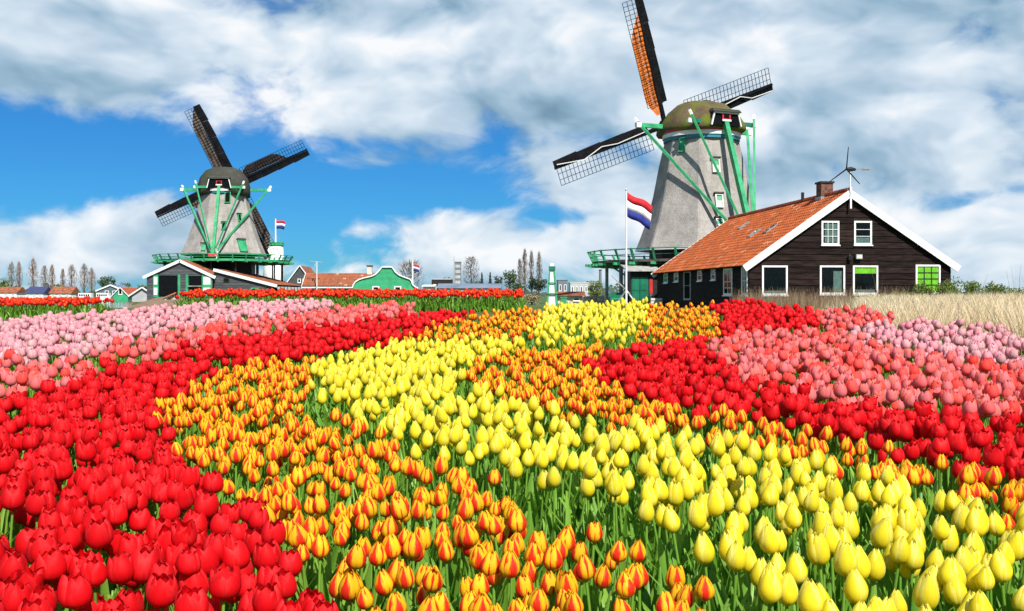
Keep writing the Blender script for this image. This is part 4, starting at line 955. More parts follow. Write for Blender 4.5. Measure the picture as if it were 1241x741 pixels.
# ------------------------------------------------------------------ trees and shrubs
M_TWIG = leaf_mat('bare_twigs', (.17, .14, .125), (.30, .25, .22), .0, .9, False)
M_BUD = leaf_mat('budding_twigs', (.24, .16, .12), (.36, .25, .19), .1, .9, False)
M_TREEGREEN = leaf_mat('tree_leaves', (.035, .07, .02), (.10, .16, .04), .25, .6, False)
M_TREEPALE = leaf_mat('spring_leaves', (.10, .15, .03), (.20, .25, .06), .25, .6, False)
M_TREEDARK = leaf_mat('dark_leaves', (.025, .045, .022), (.05, .08, .035), .15, .7, False)
M_TRUNK = mat('bark', (.09, .07, .055), .9, .3, 4)
def tree(kind, label, px, ytop, ybase, wpx, d, m, n=420, group=None, base_z=0.0):
    zt_ = Z(ytop, d); hgt = zt_ - base_z; R = wpx / 2 / F * d
    t = thing({'poplar': 'poplar_tree', 'bare': 'bare_tree', 'leafy': 'leafy_tree', 'conifer': 'conifer_tree', 'bush': 'bush'}[kind], label, 'bush' if kind == 'bush' else 'tree', (X(px, d), d, base_z - .05), 0, group)
    rnd = random.Random(int(px * 31 + d)); q = MB(); tr = max(.12, hgt * .016)
    lean = [rnd.uniform(-.02, .02) * hgt for _ in range(4)]
    if kind != 'bush':
        q.tube([(0, 0, 0), (lean[0], 0, hgt * .3), (lean[1], lean[2], hgt * .6), (lean[2], 0, hgt * .92)], [tr * 1.5, tr * 1.1, tr * .7, tr * .15], 6)
        for k in range(9):
            z = hgt * (.22 + .07 * k); a = rnd.uniform(0, 6.28); rr = R * rnd.uniform(.5, .9) * (.5 if kind == 'poplar' else 1); up = hgt * (.22 if kind == 'poplar' else .16)
            q.tube([(0, 0, z), (math.cos(a) * rr * .6, math.sin(a) * rr * .6, z + up * .5), (math.cos(a) * rr, math.sin(a) * rr, min(z + up, hgt * .97))], [tr * .5, tr * .32, tr * .1], 5)
    else:
        for k in range(5):
            a = k * 1.3; q.tube([(0, 0, 0), (math.cos(a) * R * .5, math.sin(a) * R * .5, hgt * .6)], [tr, tr * .3], 5)
    q.build('trunk', M_TRUNK, t)
    c = MB(); px1 = .9 / F * d
    if kind in ('poplar', 'bare'):
        for k in range(n):
            f = rnd.random() ** .8; z = hgt * (.16 + .80 * f)
            if kind == 'poplar': rad_ = R * (math.sin(math.pi * min(1, .12 + .86 * f)) ** .7)
            else: rad_ = R * (math.sin(math.pi * (.10 + .80 * f)) ** .6)
            a = rnd.uniform(0, 6.28); rr = rad_ * math.sqrt(rnd.random()); p = Vector((math.cos(a) * rr, math.sin(a) * rr, z))
            if kind == 'poplar': dv = Vector((math.cos(a) * .18, math.sin(a) * .18, 1)).normalized() * hgt * rnd.uniform(.05, .11)
            else: dv = Vector((math.cos(a) * rnd.uniform(.2, 1), math.sin(a) * rnd.uniform(.2, 1), rnd.uniform(.3, 1))).normalized() * R * rnd.uniform(.25, .5)
            w = px1 * rnd.uniform(.18, .5); sd_ = Vector((math.cos(a + 1.57), math.sin(a + 1.57), 0)) * w
            c.quad(p - sd_, p + sd_, p + dv)
    else:
        cl = [(rnd.uniform(-1, 1), rnd.uniform(-1, 1), rnd.uniform(-1, 1), rnd.uniform(.3, .55)) for _ in range(16)]
        for k in range(n):
            if kind == 'conifer':
                f = rnd.random(); rr = R * (1 - f) * math.sqrt(rnd.random()); a = rnd.uniform(0, 6.28); p = Vector((math.cos(a) * rr, math.sin(a) * rr, hgt * (.1 + .88 * f)))
            else:
                x, y, z, r = cl[k % 16]; ln = max(1, math.sqrt(x * x + y * y + z * z)); v = Vector((rnd.gauss(0, 1), rnd.gauss(0, 1), rnd.gauss(0, 1))).normalized() * r * rnd.random() ** .4
                lo = .30 if kind == 'leafy' else .02; zc = hgt * (lo + 1) / 2
                p = Vector(((x / ln * .62 + v.x) * R, (y / ln * .62 + v.y) * R, max(.05, zc + (z / ln * .62 + v.z) * hgt * (1 - lo) / 2)))
            s_ = px1 * rnd.uniform(.7, 1.6); n1_ = Vector((rnd.gauss(0, 1), rnd.gauss(0, 1), rnd.gauss(0, 1))).normalized(); u_ = n1_.orthogonal().normalized() * s_; v_ = n1_.cross(u_).normalized() * s_ * .7
            c.quad(p - u_, p - v_, p + u_, p + v_)
    c.build('crown', m, t)
    return t
gp = 'poplars on the far river bank'
for (px, yt, w, d, m, lab) in ((14, 318, 13, 360, M_TWIG, 'bare'), (23, 317, 9, 362, M_BUD, 'bare'), (40, 313.5, 15, 355, M_BUD, 'b'), (54, 322, 13, 365, M_TWIG, 'b'), (63, 321, 9, 362, M_BUD, 'b'), (76, 326, 7, 360, M_TWIG, 'b'), (87, 321, 16, 355, M_TWIG, 'b'), (102, 320, 15, 350, M_TWIG, 'b'), (111, 325, 13, 358, M_BUD, 'b')):
    tree('poplar', 'tall bare poplar in the row behind the far river houses', px, yt, 362, w, d, m, 420, gp)
tree('leafy', 'green tree beside the poplars at the end of the river bank', 4, 336, 362, 22, 345, M_TREEPALE, 500)
tree('leafy', 'round green tree behind the dark boathouse', 130, 334, 360, 24, 300, M_TREEGREEN, 600)
tree('leafy', 'pale green tree between the boathouse and the green river house', 152, 341, 360, 16, 290, M_TREEPALE, 450)
tree('leafy', 'small pale tree above the low white edged shed', 172, 343, 360, 18, 240, M_TREEPALE, 450)
tree('bush', 'yellow-green bush below the slender poplar on the river bank', 73, 344, 360, 16, 340, M_TREEPALE, 300)
tree('bare', 'bare spreading tree behind the flag by the green gable', 497, 316, 355, 36, 210, M_TWIG, 900)
tree('bare', 'bare tree beside the grey factory tower', 571, 311, 352, 23, 330, M_TWIG, 800)
tree('leafy', 'low dark tree left of the factory tower', 541, 333, 352, 15, 420, M_TREEDARK, 300)
tree('conifer', 'small dark conifer nearer the factory tower', 584, 330, 352, 9, 300, M_TREEDARK, 300)
tree('conifer', 'small dark conifer nearer the round green tree', 594, 329.5, 352, 9, 300, M_TREEDARK, 300)
tree('leafy', 'round green tree behind the blue-grey roofed shed', 617, 324.5, 352, 22, 260, M_TREEGREEN, 700)
tree('leafy', 'low bare-brown tree behind the two conifers', 604, 331, 352, 14, 330, M_TREEDARK, 350)
for (px, yt, w) in ((630, 314, 9), (636, 302, 9), (644, 304, 8), (653.5, 305, 9)):
    tree('poplar', 'tall narrow bare poplar above the dark hedge bushes', px, yt, 352, w, 250, M_TWIG, 420, 'poplars above the hedge')
tree('leafy', 'broad dark green bush left of the pump stand', 651, 334, 352, 30, 200, M_TREEDARK, 900)
tree('bush', 'low green bush behind the blue-grey shed end', 626, 341, 352, 22, 215, M_TREEGREEN, 500)
tree('bush', 'yellow-green bush beside the mill stage posts', 722, 338, 362, 21, 120, M_TREEPALE, 900)
tree('bush', 'sandy bush behind the end of the back tulip bed', 644, 354, 362, 26, 80, leaf_mat('dry_scrub', (.25, .2, .12), (.4, .33, .2), .1, .9, False), 500)
# far wood on the horizon
c = MB(); rnd = random.Random(5)
for k in range(5200):
    d = rnd.uniform(620, 900); px = rnd.uniform(-350, 1600); hh = 4.5 + 3.2 * math.sin(px * .035) + 2.0 * math.sin(px * .11 + 1); p = Vector((X(px, d), d, rnd.random() * max(2.0, hh)))
    s_ = rnd.uniform(.6, 1.7); u_ = Vector((s_, 0, 0)); v_ = Vector((0, s_ * .4, s_ * .8)); c.quad(p - u_, p - v_, p + u_, p + v_)
tag(c.build('far_wood', M_TREEDARK), 'low dark wood along the whole horizon', kind='stuff')
# shrubs by the farmhouse
M_SHRUB = leaf_mat('shrub_leaves', (.08, .15, .02), (.24, .30, .06), .3, .6, False)
def shrub(px, ytop, d, wpx, lab, n=900, spiky=False):
    return tree('bush', lab, px, ytop, 375, wpx, d, M_SHRUB, n, 'shrubs by the farmhouse')
for (px, yt, d, w) in ((1092, 346, 47, 34), (1118, 341, 46.5, 34), (1150, 333, 46, 40), (1180, 336, 47, 38), (1208, 338, 48, 38), (1238, 343, 49, 40), (1268, 345, 50, 44)):
    shrub(px, yt, d, w, 'leafy green shrub in the row at the farmhouse corner', 2600)
#PART3
# ------------------------------------------------------------------ tulips
M_STEMLEAF = leaf_mat('tulip_green', (.13, .32, .03), (.28, .51, .07), .42, .42)
KINDS = {
    # R, height, closing at top, roundness, outer half angle, material, leaves, width factor of tint
    'red':    dict(R=.0355, h=.080, c=.50, rnd=True, m=petal_mat('red_petal', (.82, .005, .010), (.90, .035, .040), .35, 1.1), wav=.10, open=.05),
    'yellow': dict(R=.0265, h=.084, c=.13, rnd=False, m=petal_mat('yellow_petal', (.94, .79, .025), (.97, .92, .24), .30, 1.0, base=(.72, .62, .02), streak=.22), wav=.05, open=0),
    'flame':  dict(R=.0255, h=.067, c=.20, rnd=False, m=petal_mat('flame_petal', (.84, .035, .012), (.96, .62, .014), .17, .46, base=(.82, .50, .01)), wav=.05, open=.0),
    'coral':  dict(R=.0335, h=.082, c=.42, rnd=True, m=petal_mat('coral_petal', (.94, .26, .28), (.95, .22, .07), .35, 1.0, alt=(.92, .06, .035)), wav=.08, open=.03),
    'pink':   dict(R=.0335, h=.082, c=.42, rnd=True, m=petal_mat('pink_petal', (.86, .44, .47), (.94, .70, .68), .3, 1.0, alt=(.88, .34, .40)), wav=.08, open=.03),
    'sunset': dict(R=.032, h=.068, c=.42, rnd=True, m=petal_mat('sunset_petal', (.82, .02, .012), (.93, .38, .01), .50, 1.0), wav=.06, open=.0),
}
def petal(kd, inner, nu, nv, rs, tint, scl=1.0):
    """one petal: verts (n,3), faces, colours, hanging on the flower axis"""
    R, hh = kd['R'] * scl * (.90 if inner else 1.0), kd['h'] * scl * (rs.uniform(.93, 1.02) if inner else rs.uniform(.96, 1.04))
    c = min(.98, kd['c'] + rs.uniform(-.05, .14)); A0 = rad(70 if kd['rnd'] else 74); ph = rs.uniform(0, 6); V, C = [], []
    out = (kd['open'] + .02) * rs.uniform(-.6, 2.6); vm = .42
    for j in range(nv + 1):
        v = j / nv; vv = 1 - (1 - v) ** 1.15
        r = R * math.sqrt(max(0, 1 - (1 - min(v / vm, 1)) ** 2)) if v < vm else R * (1 - (1 - c) * ((v - vm) / (1 - vm)) ** (1.9 if kd['rnd'] else 1.5))
        r = max(r, R * .10) + R * out * max(0, v - .5)
        if kd['rnd']: w = 1.0 if v < .5 else max(.12, (1 - ((v - .5) / .5) ** 2.6)) ** .62
        else: w = 1.0 if v < .5 else max(.04, 1 - ((v - .5) / .5) ** 2.2) ** .75
        for i in range(nu + 1):
            u = -1 + 2 * i / nu; a = A0 * u * w
            rr = r * (1.0 + kd.get('lobe', .07) * (1 - u * u) - .10 * u * u * (0 if inner else 1)) + R * kd['wav'] * math.sin(3.1 * u + ph) * v * v
            zz = hh * v - hh * .10 * u * u * (v ** 3) * (1 if kd['rnd'] else .3)
            V.append((rr * math.cos(a), rr * math.sin(a), zz)); C.append(((u + 1) / 2, v, tint, 1))
    Fc = [(j * (nu + 1) + i, j * (nu + 1) + i + 1, (j + 1) * (nu + 1) + i + 1, (j + 1) * (nu + 1) + i) for j in range(nv) for i in range(nu)]
    return np.array(V), Fc, np.array(C)
def leafblade(rs, ns, length, width, tint):
    V, C = [], []; lean = rs.uniform(.10, .50); tw = rs.uniform(-.5, .5)
    for j in range(ns + 1):
        s = j / ns; w = width * (math.sin(math.pi * min(.97, .10 + .88 * s ** .85)) ** .8) * .5
        x = .012 + length * lean * s ** 1.9; z = length * (s - .12 * lean * s * s)
        t = tw * s
        for u in (-1, 0, 1):
            V.append((x + abs(u) * w * .55 + math.sin(t) * w * u, u * w * math.cos(t), z)); C.append((.5, s, tint, 1))
    Fc = [(j * 3 + i, j * 3 + i + 1, (j + 1) * 3 + i + 1, (j + 1) * 3 + i) for j in range(ns) for i in range(2)]
    return np.array(V), Fc, np.array(C)
def rotz(V, a):
    c, s = math.cos(a), math.sin(a); return np.column_stack((V[:, 0] * c - V[:, 1] * s, V[:, 0] * s + V[:, 1] * c, V[:, 2]))
def join(parts):
    Vs, Fs, Cs, off = [], [], [], 0
    for V, Fc, C in parts:
        Vs.append(V); Cs.append(C); Fs += [tuple(i + off for i in f) for f in Fc]; off += len(V)
    return np.vstack(Vs), Fs, np.vstack(Cs)
def mesh_of(name, V, Fc, C, mats, mi=None):
    me = bpy.data.meshes.new(name); me.from_pydata(V.tolist(), [], Fc); me.polygons.foreach_set('use_smooth', [True] * len(me.polygons))
    ca = me.attributes.new('pet', 'FLOAT_COLOR', 'POINT'); ca.data.foreach_set('color', C.astype(np.float32).ravel())
    for m in mats: me.materials.append(m)
    if mi is not None: me.polygons.foreach_set('material_index', mi)
    return me
def stem_geo(h, r, tint, n=6):
    q = MB(); q.tube([(0, 0, 0), (.004, 0, h * .5), (0, 0, h)], [r * 1.2, r, r], n, False); return np.array(q.v), q.f, np.array([(.5, .3, tint, 1)] * len(q.v))
BLOOM_Z = STEM - .075
NVAR = 10
VAR = {}
for kn, kd in KINDS.items():
    L_ = []
    for vi in range(NVAR):
        kd = dict(KINDS[kn])
        if vi == NVAR - 1: kd.update(open=.20 if kd['rnd'] else .07, c=min(.85, kd['c'] + .22), wav=kd['wav'] * 1.8)
        elif vi == NVAR - 2: kd.update(h=kd['h'] * .84, R=kd['R'] * .86)
        rs = random.Random(hash(kn) % 1 + vi * 17 + len(kn)); tint = ((vi * 7) % NVAR + .5) / NVAR
        e = dict(tint=tint)
        e['outer'] = [petal(kd, False, 6, 8, rs, tint) for _ in range(3)]; e['inner'] = [petal(kd, True, 6, 8, rs, tint) for _ in range(3)]
        e['leaf'] = [leafblade(rs, 5, rs.uniform(.25, .36), rs.uniform(.032, .050), rs.random()) for _ in range(3)]
        e['stem'] = stem_geo(BLOOM_Z + .004, .0042, .35 + .5 * rs.random())
        for lod, (nu, nv, ns) in ((1, (4, 6, 4)), (2, (3, 4, 3))):
            ps = []
            for k in range(3):
                for inner in (False, True):
                    V, Fc, C = petal(kd, inner, nu, nv, rs, tint); V = rotz(V, rad(120 * k + (60 if inner else 0)) + rs.uniform(-.1, .1)); V[:, 2] += BLOOM_Z; ps.append((V, Fc, C))
            bl = join(ps); gs = [stem_geo(BLOOM_Z + .004, .0045 if lod == 1 else .006, .4 + .4 * rs.random(), 5 if lod == 1 else 3)]
            for k in range(4 if lod == 1 else 3):
                V, Fc, C = leafblade(rs, ns, rs.uniform(.24, .38), rs.uniform(.030, .050), rs.random()); gs.append((rotz(V, rs.uniform(0, 6.28)), Fc, C))
            gr = join(gs)
            e['bloom%d' % lod] = bl; e['green%d' % lod] = gr
        L_.append(e)
    VAR[kn] = L_

# beds, outlined in the photograph on the plane of the blooms
BEDS = [
    ('coral', [(-260, 436), (0, 430), (92, 430), (128, 441), (96, 460), (45, 474), (0, 480), (-260, 490)], 80),
    ('red', [(-330, 486), (0, 478), (45, 472), (98, 457), (130, 440), (262, 436), (244, 456), (186, 490), (198, 522), (222, 556), (258, 588), (298, 612), (343, 646), (383, 690), (422, 724), (450, 790), (470, 900), (-330, 900)], 150),
    ('flame', [(275, 437), (378, 430), (374, 452), (366, 474), (372, 502), (418, 508), (470, 532), (508, 556), (552, 572), (602, 580), (640, 618), (700, 640), (752, 650), (812, 682), (880, 730), (930, 800), (960, 900), (520, 900), (475, 790), (437, 724), (398, 690), (358, 646), (312, 612), (270, 588), (236, 556), (210, 520), (198, 490), (250, 456)], 160),
    ('yellow', [(388, 432), (470, 409), (624, 404), (632, 414), (592, 428), (552, 438), (558, 462), (600, 478), (648, 492), (704, 507), (772, 517), (850, 524), (902, 538), (962, 552), (1062, 578), (1152, 604), (1241, 626), (1420, 676), (1420, 900), (1060, 900), (1010, 770), (955, 722), (898, 688), (852, 652), (800, 618), (700, 578), (590, 556), (520, 540), (470, 518), (402, 482), (380, 458)], 132),
    ('flame', [(636, 416), (748, 411), (700, 434), (738, 460), (788, 488), (840, 498), (900, 506), (962, 516), (1012, 534), (1102, 552), (1241, 580), (1420, 615), (1420, 672), (1241, 620), (1152, 598), (1062, 572), (962, 546), (902, 532), (850, 518), (772, 511), (704, 500), (648, 486), (604, 472), (566, 458), (562, 442), (598, 430)], 150),
    ('red', [(758, 418), (862, 404), (850, 424), (886, 456), (938, 468), (1016, 484), (1090, 496), (1160, 503), (1241, 512), (1480, 535), (1480, 615), (1241, 573), (1102, 546), (1012, 527), (962, 509), (900, 499), (842, 491), (792, 482), (744, 457), (706, 436)], 125),
    ('coral', [(858, 420), (884, 399), (992, 394), (1022, 402), (1064, 412), (1130, 426), (1241, 440), (1520, 468), (1520, 536), (1241, 508), (1160, 499), (1090, 492), (1016, 480), (940, 463), (892, 452)], 115),
    ('pink', [(1026, 403), (1048, 389), (1130, 386), (1192, 389), (1241, 404), (1420, 424), (1520, 440), (1520, 465), (1241, 437), (1130, 423), (1064, 409)], 84),
    ('coral', [(984, 372), (1042, 371), (1078, 379), (1076, 386), (1046, 388), (1022, 398), (994, 391)], 84),
    ('red', [(868, 366), (905, 362), (980, 372), (990, 391), (900, 396), (878, 401), (876, 388)], 95),
    ('flame', [(788, 365), (864, 365), (872, 388), (868, 402), (760, 411), (784, 388)], 80),
    ('yellow', [(662, 366), (784, 361.5), (784, 384), (756, 402), (652, 406), (642, 396)], 78),
    ('flame', [(532, 387), (584, 375.5), (660, 368), (640, 396), (634, 405), (470, 407)], 86),
    ('red', [(190, 420), (335, 396), (490, 379), (582, 374.5), (530, 387), (468, 406), (400, 414), (380, 424), (300, 431)], 100),
    ('coral', [(96, 428), (200, 397), (332, 380), (405, 369), (498, 364.5), (496, 378), (332, 396), (186, 424)], 88),
    ('pink', [(-260, 402), (0, 383), (100, 377), (250, 365), (408, 361.5), (402, 368), (330, 379), (198, 395), (94, 424), (0, 429), (-260, 434)], 92),
]
def plane_xy(px, py):
    d = (TOP + .045 * sst(395, 500, py)) * F / (py - 290.0); return ((px - 620.5) / F * d, d)
def inpoly(pts, poly):
    x, y = pts[:, 0], pts[:, 1]; ins = np.zeros(len(pts), bool); n = len(poly); j = n - 1
    for i in range(n):
        xi, yi = poly[i]; xj, yj = poly[j]
        c = ((yi > y) != (yj > y)) & (x < (xj - xi) * (y - yi) / (yj - yi + 1e-12) + xi)
        ins ^= c; j = i
    return ins
TUL = {k: [] for k in KINDS}
field_pts = []
for (kn, poly, dens) in BEDS:
    w = [plane_xy(*p) for p in poly]; xa, xb = min(p[0] for p in w), max(p[0] for p in w); ya, yb = min(p[1] for p in w), max(p[1] for p in w)
    ya = max(ya, 1.45); sp = 1 / math.sqrt(dens); gx_, gy_ = np.meshgrid(np.arange(xa, xb, sp), np.arange(ya, yb, sp))
    gx_ = gx_ + (np.arange(gx_.shape[0])[:, None] % 2) * sp * .5
    pts = np.column_stack((gx_.ravel(), gy_.ravel())) + RNG.normal(size=(gx_.size, 2)) * sp * .24
    TUL[kn] += [tuple(p) for p in pts[inpoly(pts, w)]]; field_pts.append(w)
# two raised beds at the back
for (pa, pb_, d0, d1, dens) in ((-60, 108, 15.6, 16.7, 110), (217, 634, 17.2, 18.4, 120)):
    xa, xb = X(pa, d0), X(pb_, d0); sp = 1 / math.sqrt(dens); gx_, gy_ = np.meshgrid(np.arange(xa, xb, sp), np.arange(d0, d1, sp))
    pts = np.column_stack((gx_.ravel(), gy_.ravel())) + RNG.normal(size=(gx_.size, 2)) * sp * .22
    TUL['sunset'] += [tuple(p) for p in pts]

LABEL = {'red': 'full red tulip with rounded ruffled petals in the all-red bed', 'yellow': 'plain yellow tulip with a closed pointed bloom', 'flame': 'orange-red tulip with yellow edged petals among the striped ones',
         'coral': 'coral tulip flushed with orange beside the red bed', 'pink': 'pale pink tulip in the pastel pink bed', 'sunset': 'red tulip with orange rim in the raised back bed'}
CNT = {k: 0 for k in KINDS}
SHARED = {}
def smesh(key, geo, m):
    if key not in SHARED: SHARED[key] = mesh_of(key[0], *geo, [m])
    return SHARED[key]
def child(name, me, parent, loc=(0, 0, 0), rz=0.0, sc=1.0):
    o = bpy.data.objects.new(name, me); COL.objects.link(o); o.parent = parent; o.location = loc; o.rotation_euler = (0, 0, rz); o.scale = (sc, sc, sc); return o
def place_single(kn, x, y, rot, tilt, s, hs, vi, near):
    e = VAR[kn][vi]; kd = KINDS[kn]
    t = thing({'flame': 'striped_tulip'}.get(kn, kn + '_tulip'), LABEL[kn], {'flame': 'striped tulip'}.get(kn, kn + ' tulip'), (x, y, soil_near(y) - .01), rot, kn + ' tulips')
    t.rotation_euler = (tilt[0], tilt[1], rot)
    rs = random.Random(int(x * 1e4) ^ int(y * 1e4))
    zb = BLOOM_Z * hs
    if near:
        for k in range(3):
            child('petal', smesh(('petal', kn, vi, 'o', k), e['outer'][k], kd['m']), t, (0, 0, zb), rad(120 * k) + rs.uniform(-.12, .12), s)
            child('petal', smesh(('petal', kn, vi, 'i', k), e['inner'][k], kd['m']), t, (0, 0, zb), rad(120 * k + 60) + rs.uniform(-.12, .12), s)
        for k in range(4): child('leaf', smesh(('leaf', kn, vi, k % 3), e['leaf'][k % 3], M_STEMLEAF), t, (0, 0, 0), rs.uniform(0, 6.28), rs.uniform(.8, 1.15))
        st_ = child('stem', smesh(('stem', kn, vi), e['stem'], M_STEMLEAF), t); st_.scale = (1, 1, hs)
    else:
        V, Fc, C = e['bloom1']; key = ('bloom', kn, vi)
        if key not in SHARED:
            V2 = V.copy(); V2[:, 2] -= BLOOM_Z; SHARED[key] = mesh_of('bloom', V2, Fc, C, [kd['m']])
        child('bloom', SHARED[key], t, (0, 0, zb), 0, s)
        for k in range(3): child('leaf', smesh(('leaf', kn, vi, k % 3), e['leaf'][k % 3], M_STEMLEAF), t, (0, 0, 0), rs.uniform(0, 6.28), rs.uniform(.8, 1.15))
        st_ = child('stem', smesh(('stem', kn, vi), e['stem'], M_STEMLEAF), t); st_.scale = (1, 1, hs)
SINGLE = {'red': 300, 'yellow': 300, 'flame': 300, 'coral': 300, 'pink': 200, 'sunset': 0}
NEAR_D = 4.3
for kn, pts in TUL.items():
    pts = sorted(pts, key=lambda p: p[1]); rest = []; ns_ = 0
    for (x, y) in pts:
        px = 620.5 + F * x / y; py = 290 + TOP * F / y
        vis = -15 < px < 1256 and py < 752
        r5 = RNG.random(5); rot = r5[0] * 6.283; tl = (RNG.normal() * .10, RNG.normal() * .10); s = .86 + .28 * r5[1]; hs = .84 + .25 * r5[2]; vi = int(r5[3] * NVAR)
        if kn == 'sunset': hs *= .62 if x < -6.5 else .74
        if vis and ns_ < SINGLE[kn]:
            place_single(kn, x, y, rot, tl, s, hs, vi, y < NEAR_D); ns_ += 1
        else: rest.append((x, y, rot, tl, s, hs, vi))
    if not rest: continue
    VV, CC, FF, MI, off = [], [], [], [], 0
    for (x, y, rot, tl, s, hs, vi) in rest:
        lod = 1 if y < 7.5 else 2; e = VAR[kn][vi]; z0 = soil_near(y) - .01
        for gi, key in ((0, 'bloom%d' % lod), (1, 'green%d' % lod)):
            V, Fc, C = e[key]; V = rotz(V, rot)
            if gi == 0: V = np.column_stack((V[:, 0] * s, V[:, 1] * s, BLOOM_Z * hs + (V[:, 2] - BLOOM_Z) * s))
            else: V[:, 2] *= hs
            V[:, 0] += V[:, 2] * tl[1]; V[:, 1] -= V[:, 2] * tl[0]
            V = V + np.array([x, y, z0]); VV.append(V); CC.append(C); FF.append(np.array(Fc) + off); MI.append(np.full(len(Fc), gi)); off += len(V)
    V = np.vstack(VV).astype(np.float32); C = np.vstack(CC).astype(np.float32); Fq = np.vstack(FF); MI = np.concatenate(MI)
    me = bpy.data.meshes.new(kn + '_tulips'); me.vertices.add(len(V)); me.vertices.foreach_set('co', V.ravel())
    me.loops.add(Fq.size); me.loops.foreach_set('vertex_index', Fq.ravel().astype(np.int32)); me.polygons.add(len(Fq))
    me.polygons.foreach_set('loop_start', (np.arange(len(Fq)) * 4).astype(np.int32)); me.polygons.foreach_set('loop_total', np.full(len(Fq), 4, np.int32))
    me.polygons.foreach_set('use_smooth', np.ones(len(Fq), bool)); me.polygons.foreach_set('material_index', MI.astype(np.int32)); me.update(calc_edges=True)
    ca = me.attributes.new('pet', 'FLOAT_COLOR', 'POINT'); ca.data.foreach_set('color', C.ravel())
    me.materials.append(KINDS[kn]['m']); me.materials.append(M_STEMLEAF)
    o = bpy.data.objects.new('tulip_bed', me); COL.objects.link(o)
    tag(o, 'farther mass of %s tulips filling the beds' % {'flame': 'striped orange and yellow', 'sunset': 'orange-red'}.get(kn, kn), kind='stuff')
    print(kn, len(pts), 'rest', len(rest), 'faces', len(Fq))
# leafy growth between the flowers
def mass(name, label, P_, geos, m, s_rng, hf=None):
    VV, CC, FF, off = [], [], [], 0
    for (x, y, z) in P_:
        V, Fc, C = geos[RNG.integers(len(geos))]; s = RNG.uniform(*s_rng); V = rotz(V, RNG.random() * 6.283) * s * ((1, 1, hf(x, y, z)) if hf else 1) + np.array([x, y, z]); VV.append(V); C = C.copy(); C[:, 2] = RNG.random(); CC.append(C); FF.append(np.array(Fc) + off); off += len(V)
    V = np.vstack(VV); me = mesh_of(name, V, np.vstack(FF).tolist(), np.vstack(CC), [m]); o = bpy.data.objects.new(name, me); COL.objects.link(o); tag(o, label, kind='stuff'); return o
rs = random.Random(3); lg = []
for k in range(8): lg.append(join([(rotz(g_[0], rs.uniform(0, 6.28)), g_[1], g_[2]) for g_ in [leafblade(rs, 3, rs.uniform(.18, .34), rs.uniform(.022, .04), rs.random()) for _ in range(5)]]))
pp = []
for k in range(60000):
    y = math.sqrt(RNG.random()) * 13.2; px = RNG.uniform(-140, 1380)
    if y < 1.5: continue
    x = X(px, y); py = 290 + TOP * F / y
    # outside the far edge of the planting nothing grows
    edge = np.interp(px, [-140, 0, 100, 250, 400, 500, 660, 900, 985, 1078, 1190, 1241, 1380], [390, 384, 378, 366, 362, 365, 366, 363, 371, 380, 390, 405, 420])
    if py > edge + 3 and len(pp) < 5200: pp.append((x, y, soil_near(y) - .01))
mass('tulip_foliage', 'green leaves and grass growing between the tulips', pp, lg, M_STEMLEAF, (.75, 1.15))

# ------------------------------------------------------------------ dry reeds behind the beds and at the farmhouse
M_REED = leaf_mat('dry_reed', (.62, .49, .28), (.90, .78, .54), .32, .7)
M_REED2 = leaf_mat('brown_reed', (.20, .13, .075), (.36, .25, .15), .2, .8)
def reed(rs, h, w):
    V, C = [], []; bx, by = rs.uniform(-.22, .22) * h, rs.uniform(-.22, .22) * h; a = rs.uniform(0, 3.14); t = rs.random()
    for j in range(4):
        s = j / 3; ww = w * (1 - s * .85) * (1.0 if s < .7 else 1.5)
        for u in (-1, 1): V.append((bx * s * s + u * ww * math.cos(a), by * s * s + u * ww * math.sin(a), h * s)); C.append((.5, s, t, 1))
    return np.array(V), [(2 * j, 2 * j + 1, 2 * j + 3, 2 * j + 2) for j in range(3)], np.array(C)
rg = [join([tuple((lambda g_: (g_[0] + np.array([rs.uniform(-.09, .09), rs.uniform(-.09, .09), 0]), g_[1], g_[2]))(reed(rs, rs.uniform(.45, .95), rs.uniform(.0035, .0075)))) for _ in range(9)]) for k in range(9)]
pp = []
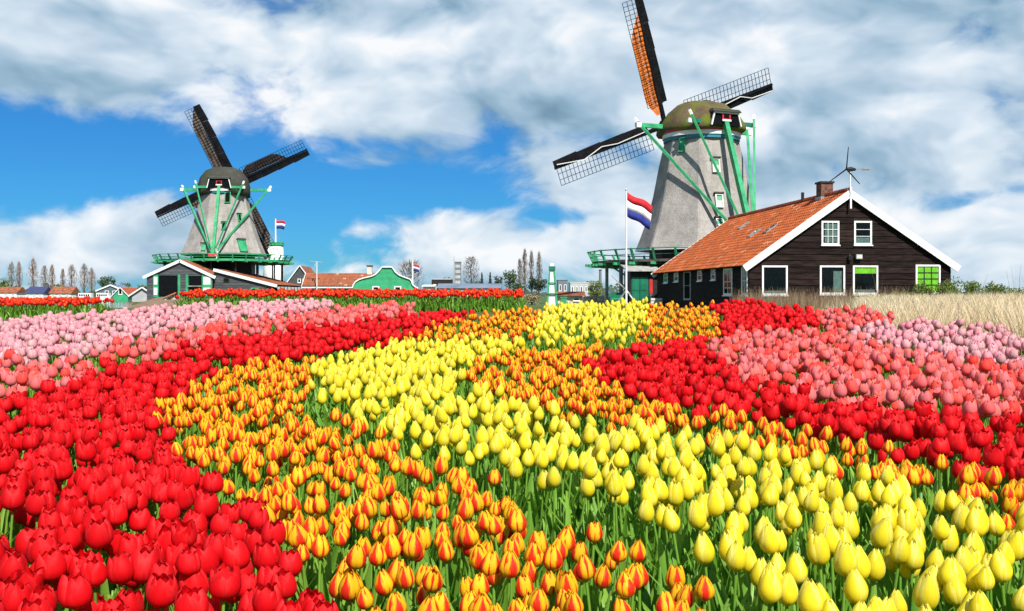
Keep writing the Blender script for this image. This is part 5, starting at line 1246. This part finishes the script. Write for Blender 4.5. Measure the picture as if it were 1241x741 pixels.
for k in range(14000):
    y = 8.6 + 22 * RNG.random() ** 1.2; px = RNG.uniform(1040, 1420); py = 290 + TOP * F / y
    edge = np.interp(px, [1040, 1078, 1130, 1192, 1241, 1420], [371, 379, 385, 388, 402, 420])
    if y < 13.5 and py > edge - 2: continue
    if y > 13.5 and px < 1065 + (y - 13.5) * -3: continue
    pp.append((X(px, y), y, zt(X(px, y), y) - .02))
mass('reed_field', 'pale dry reed grass field beside the pink tulips', pp, rg, M_REED, (.75, 1.1), lambda x, y, z: max(.22, H - .04 + .018 * max(0, x - 4.6) - z) / 1.0)
rs = random.Random(9)
rg2 = [join([tuple((lambda g_: (g_[0] + np.array([rs.uniform(-.3, .3), rs.uniform(-.3, .3), 0]), g_[1], g_[2]))(reed(rs, rs.uniform(.5, 1.3), rs.uniform(.008, .014)))) for _ in range(9)]) for k in range(8)]
pp = []
for k in range(900):
    px = RNG.uniform(890, 1100); y = RNG.uniform(40, 48.5); pp.append((X(px, y), y, -.03))
mass('brown_reeds', 'brown reeds along the foot of the farmhouse gable', pp, rg2, M_REED2, (.6, 1.0))
pp = []
for k in range(900):
    px = RNG.uniform(1000, 1420); y = RNG.uniform(33, 45); pp.append((X(px, y), y, -.03))
mass('pale_reeds', 'pale tall reeds in front of the farmhouse shrubs', pp, rg2, M_REED, (.35, .75))

# taller single stalks and green blades standing out of the reeds
pp = []
for k in range(46):
    px = RNG.uniform(1040, 1400); y = RNG.uniform(16, 40); pp.append((X(px, y), y, zt(X(px, y), y) - .03))
rs = random.Random(21)
rg3 = [join([tuple((lambda g_: (g_[0] + np.array([rs.uniform(-.5, .5), rs.uniform(-.5, .5), 0]), g_[1], g_[2]))(reed(rs, rs.uniform(.8, 1.5), rs.uniform(.006, .010)))) for _ in range(3)]) for k in range(6)]
mass('tall_reeds', 'scattered taller brown reed stalks above the pale reed field', pp, rg3, M_REED2, (.7, 1.0))
pp = []
for k in range(420):
    px = RNG.uniform(1050, 1420); y = RNG.uniform(14, 44); pp.append((X(px, y), y, zt(X(px, y), y) - .03))
mass('green_blades', 'green grass blades mixed into the dry reed field', pp, rg, leaf_mat('reed_green', (.10, .16, .03), (.25, .30, .08), .3, .6), (.7, .9), lambda x, y, z: max(.22, H - .05 - z) / 1.0)
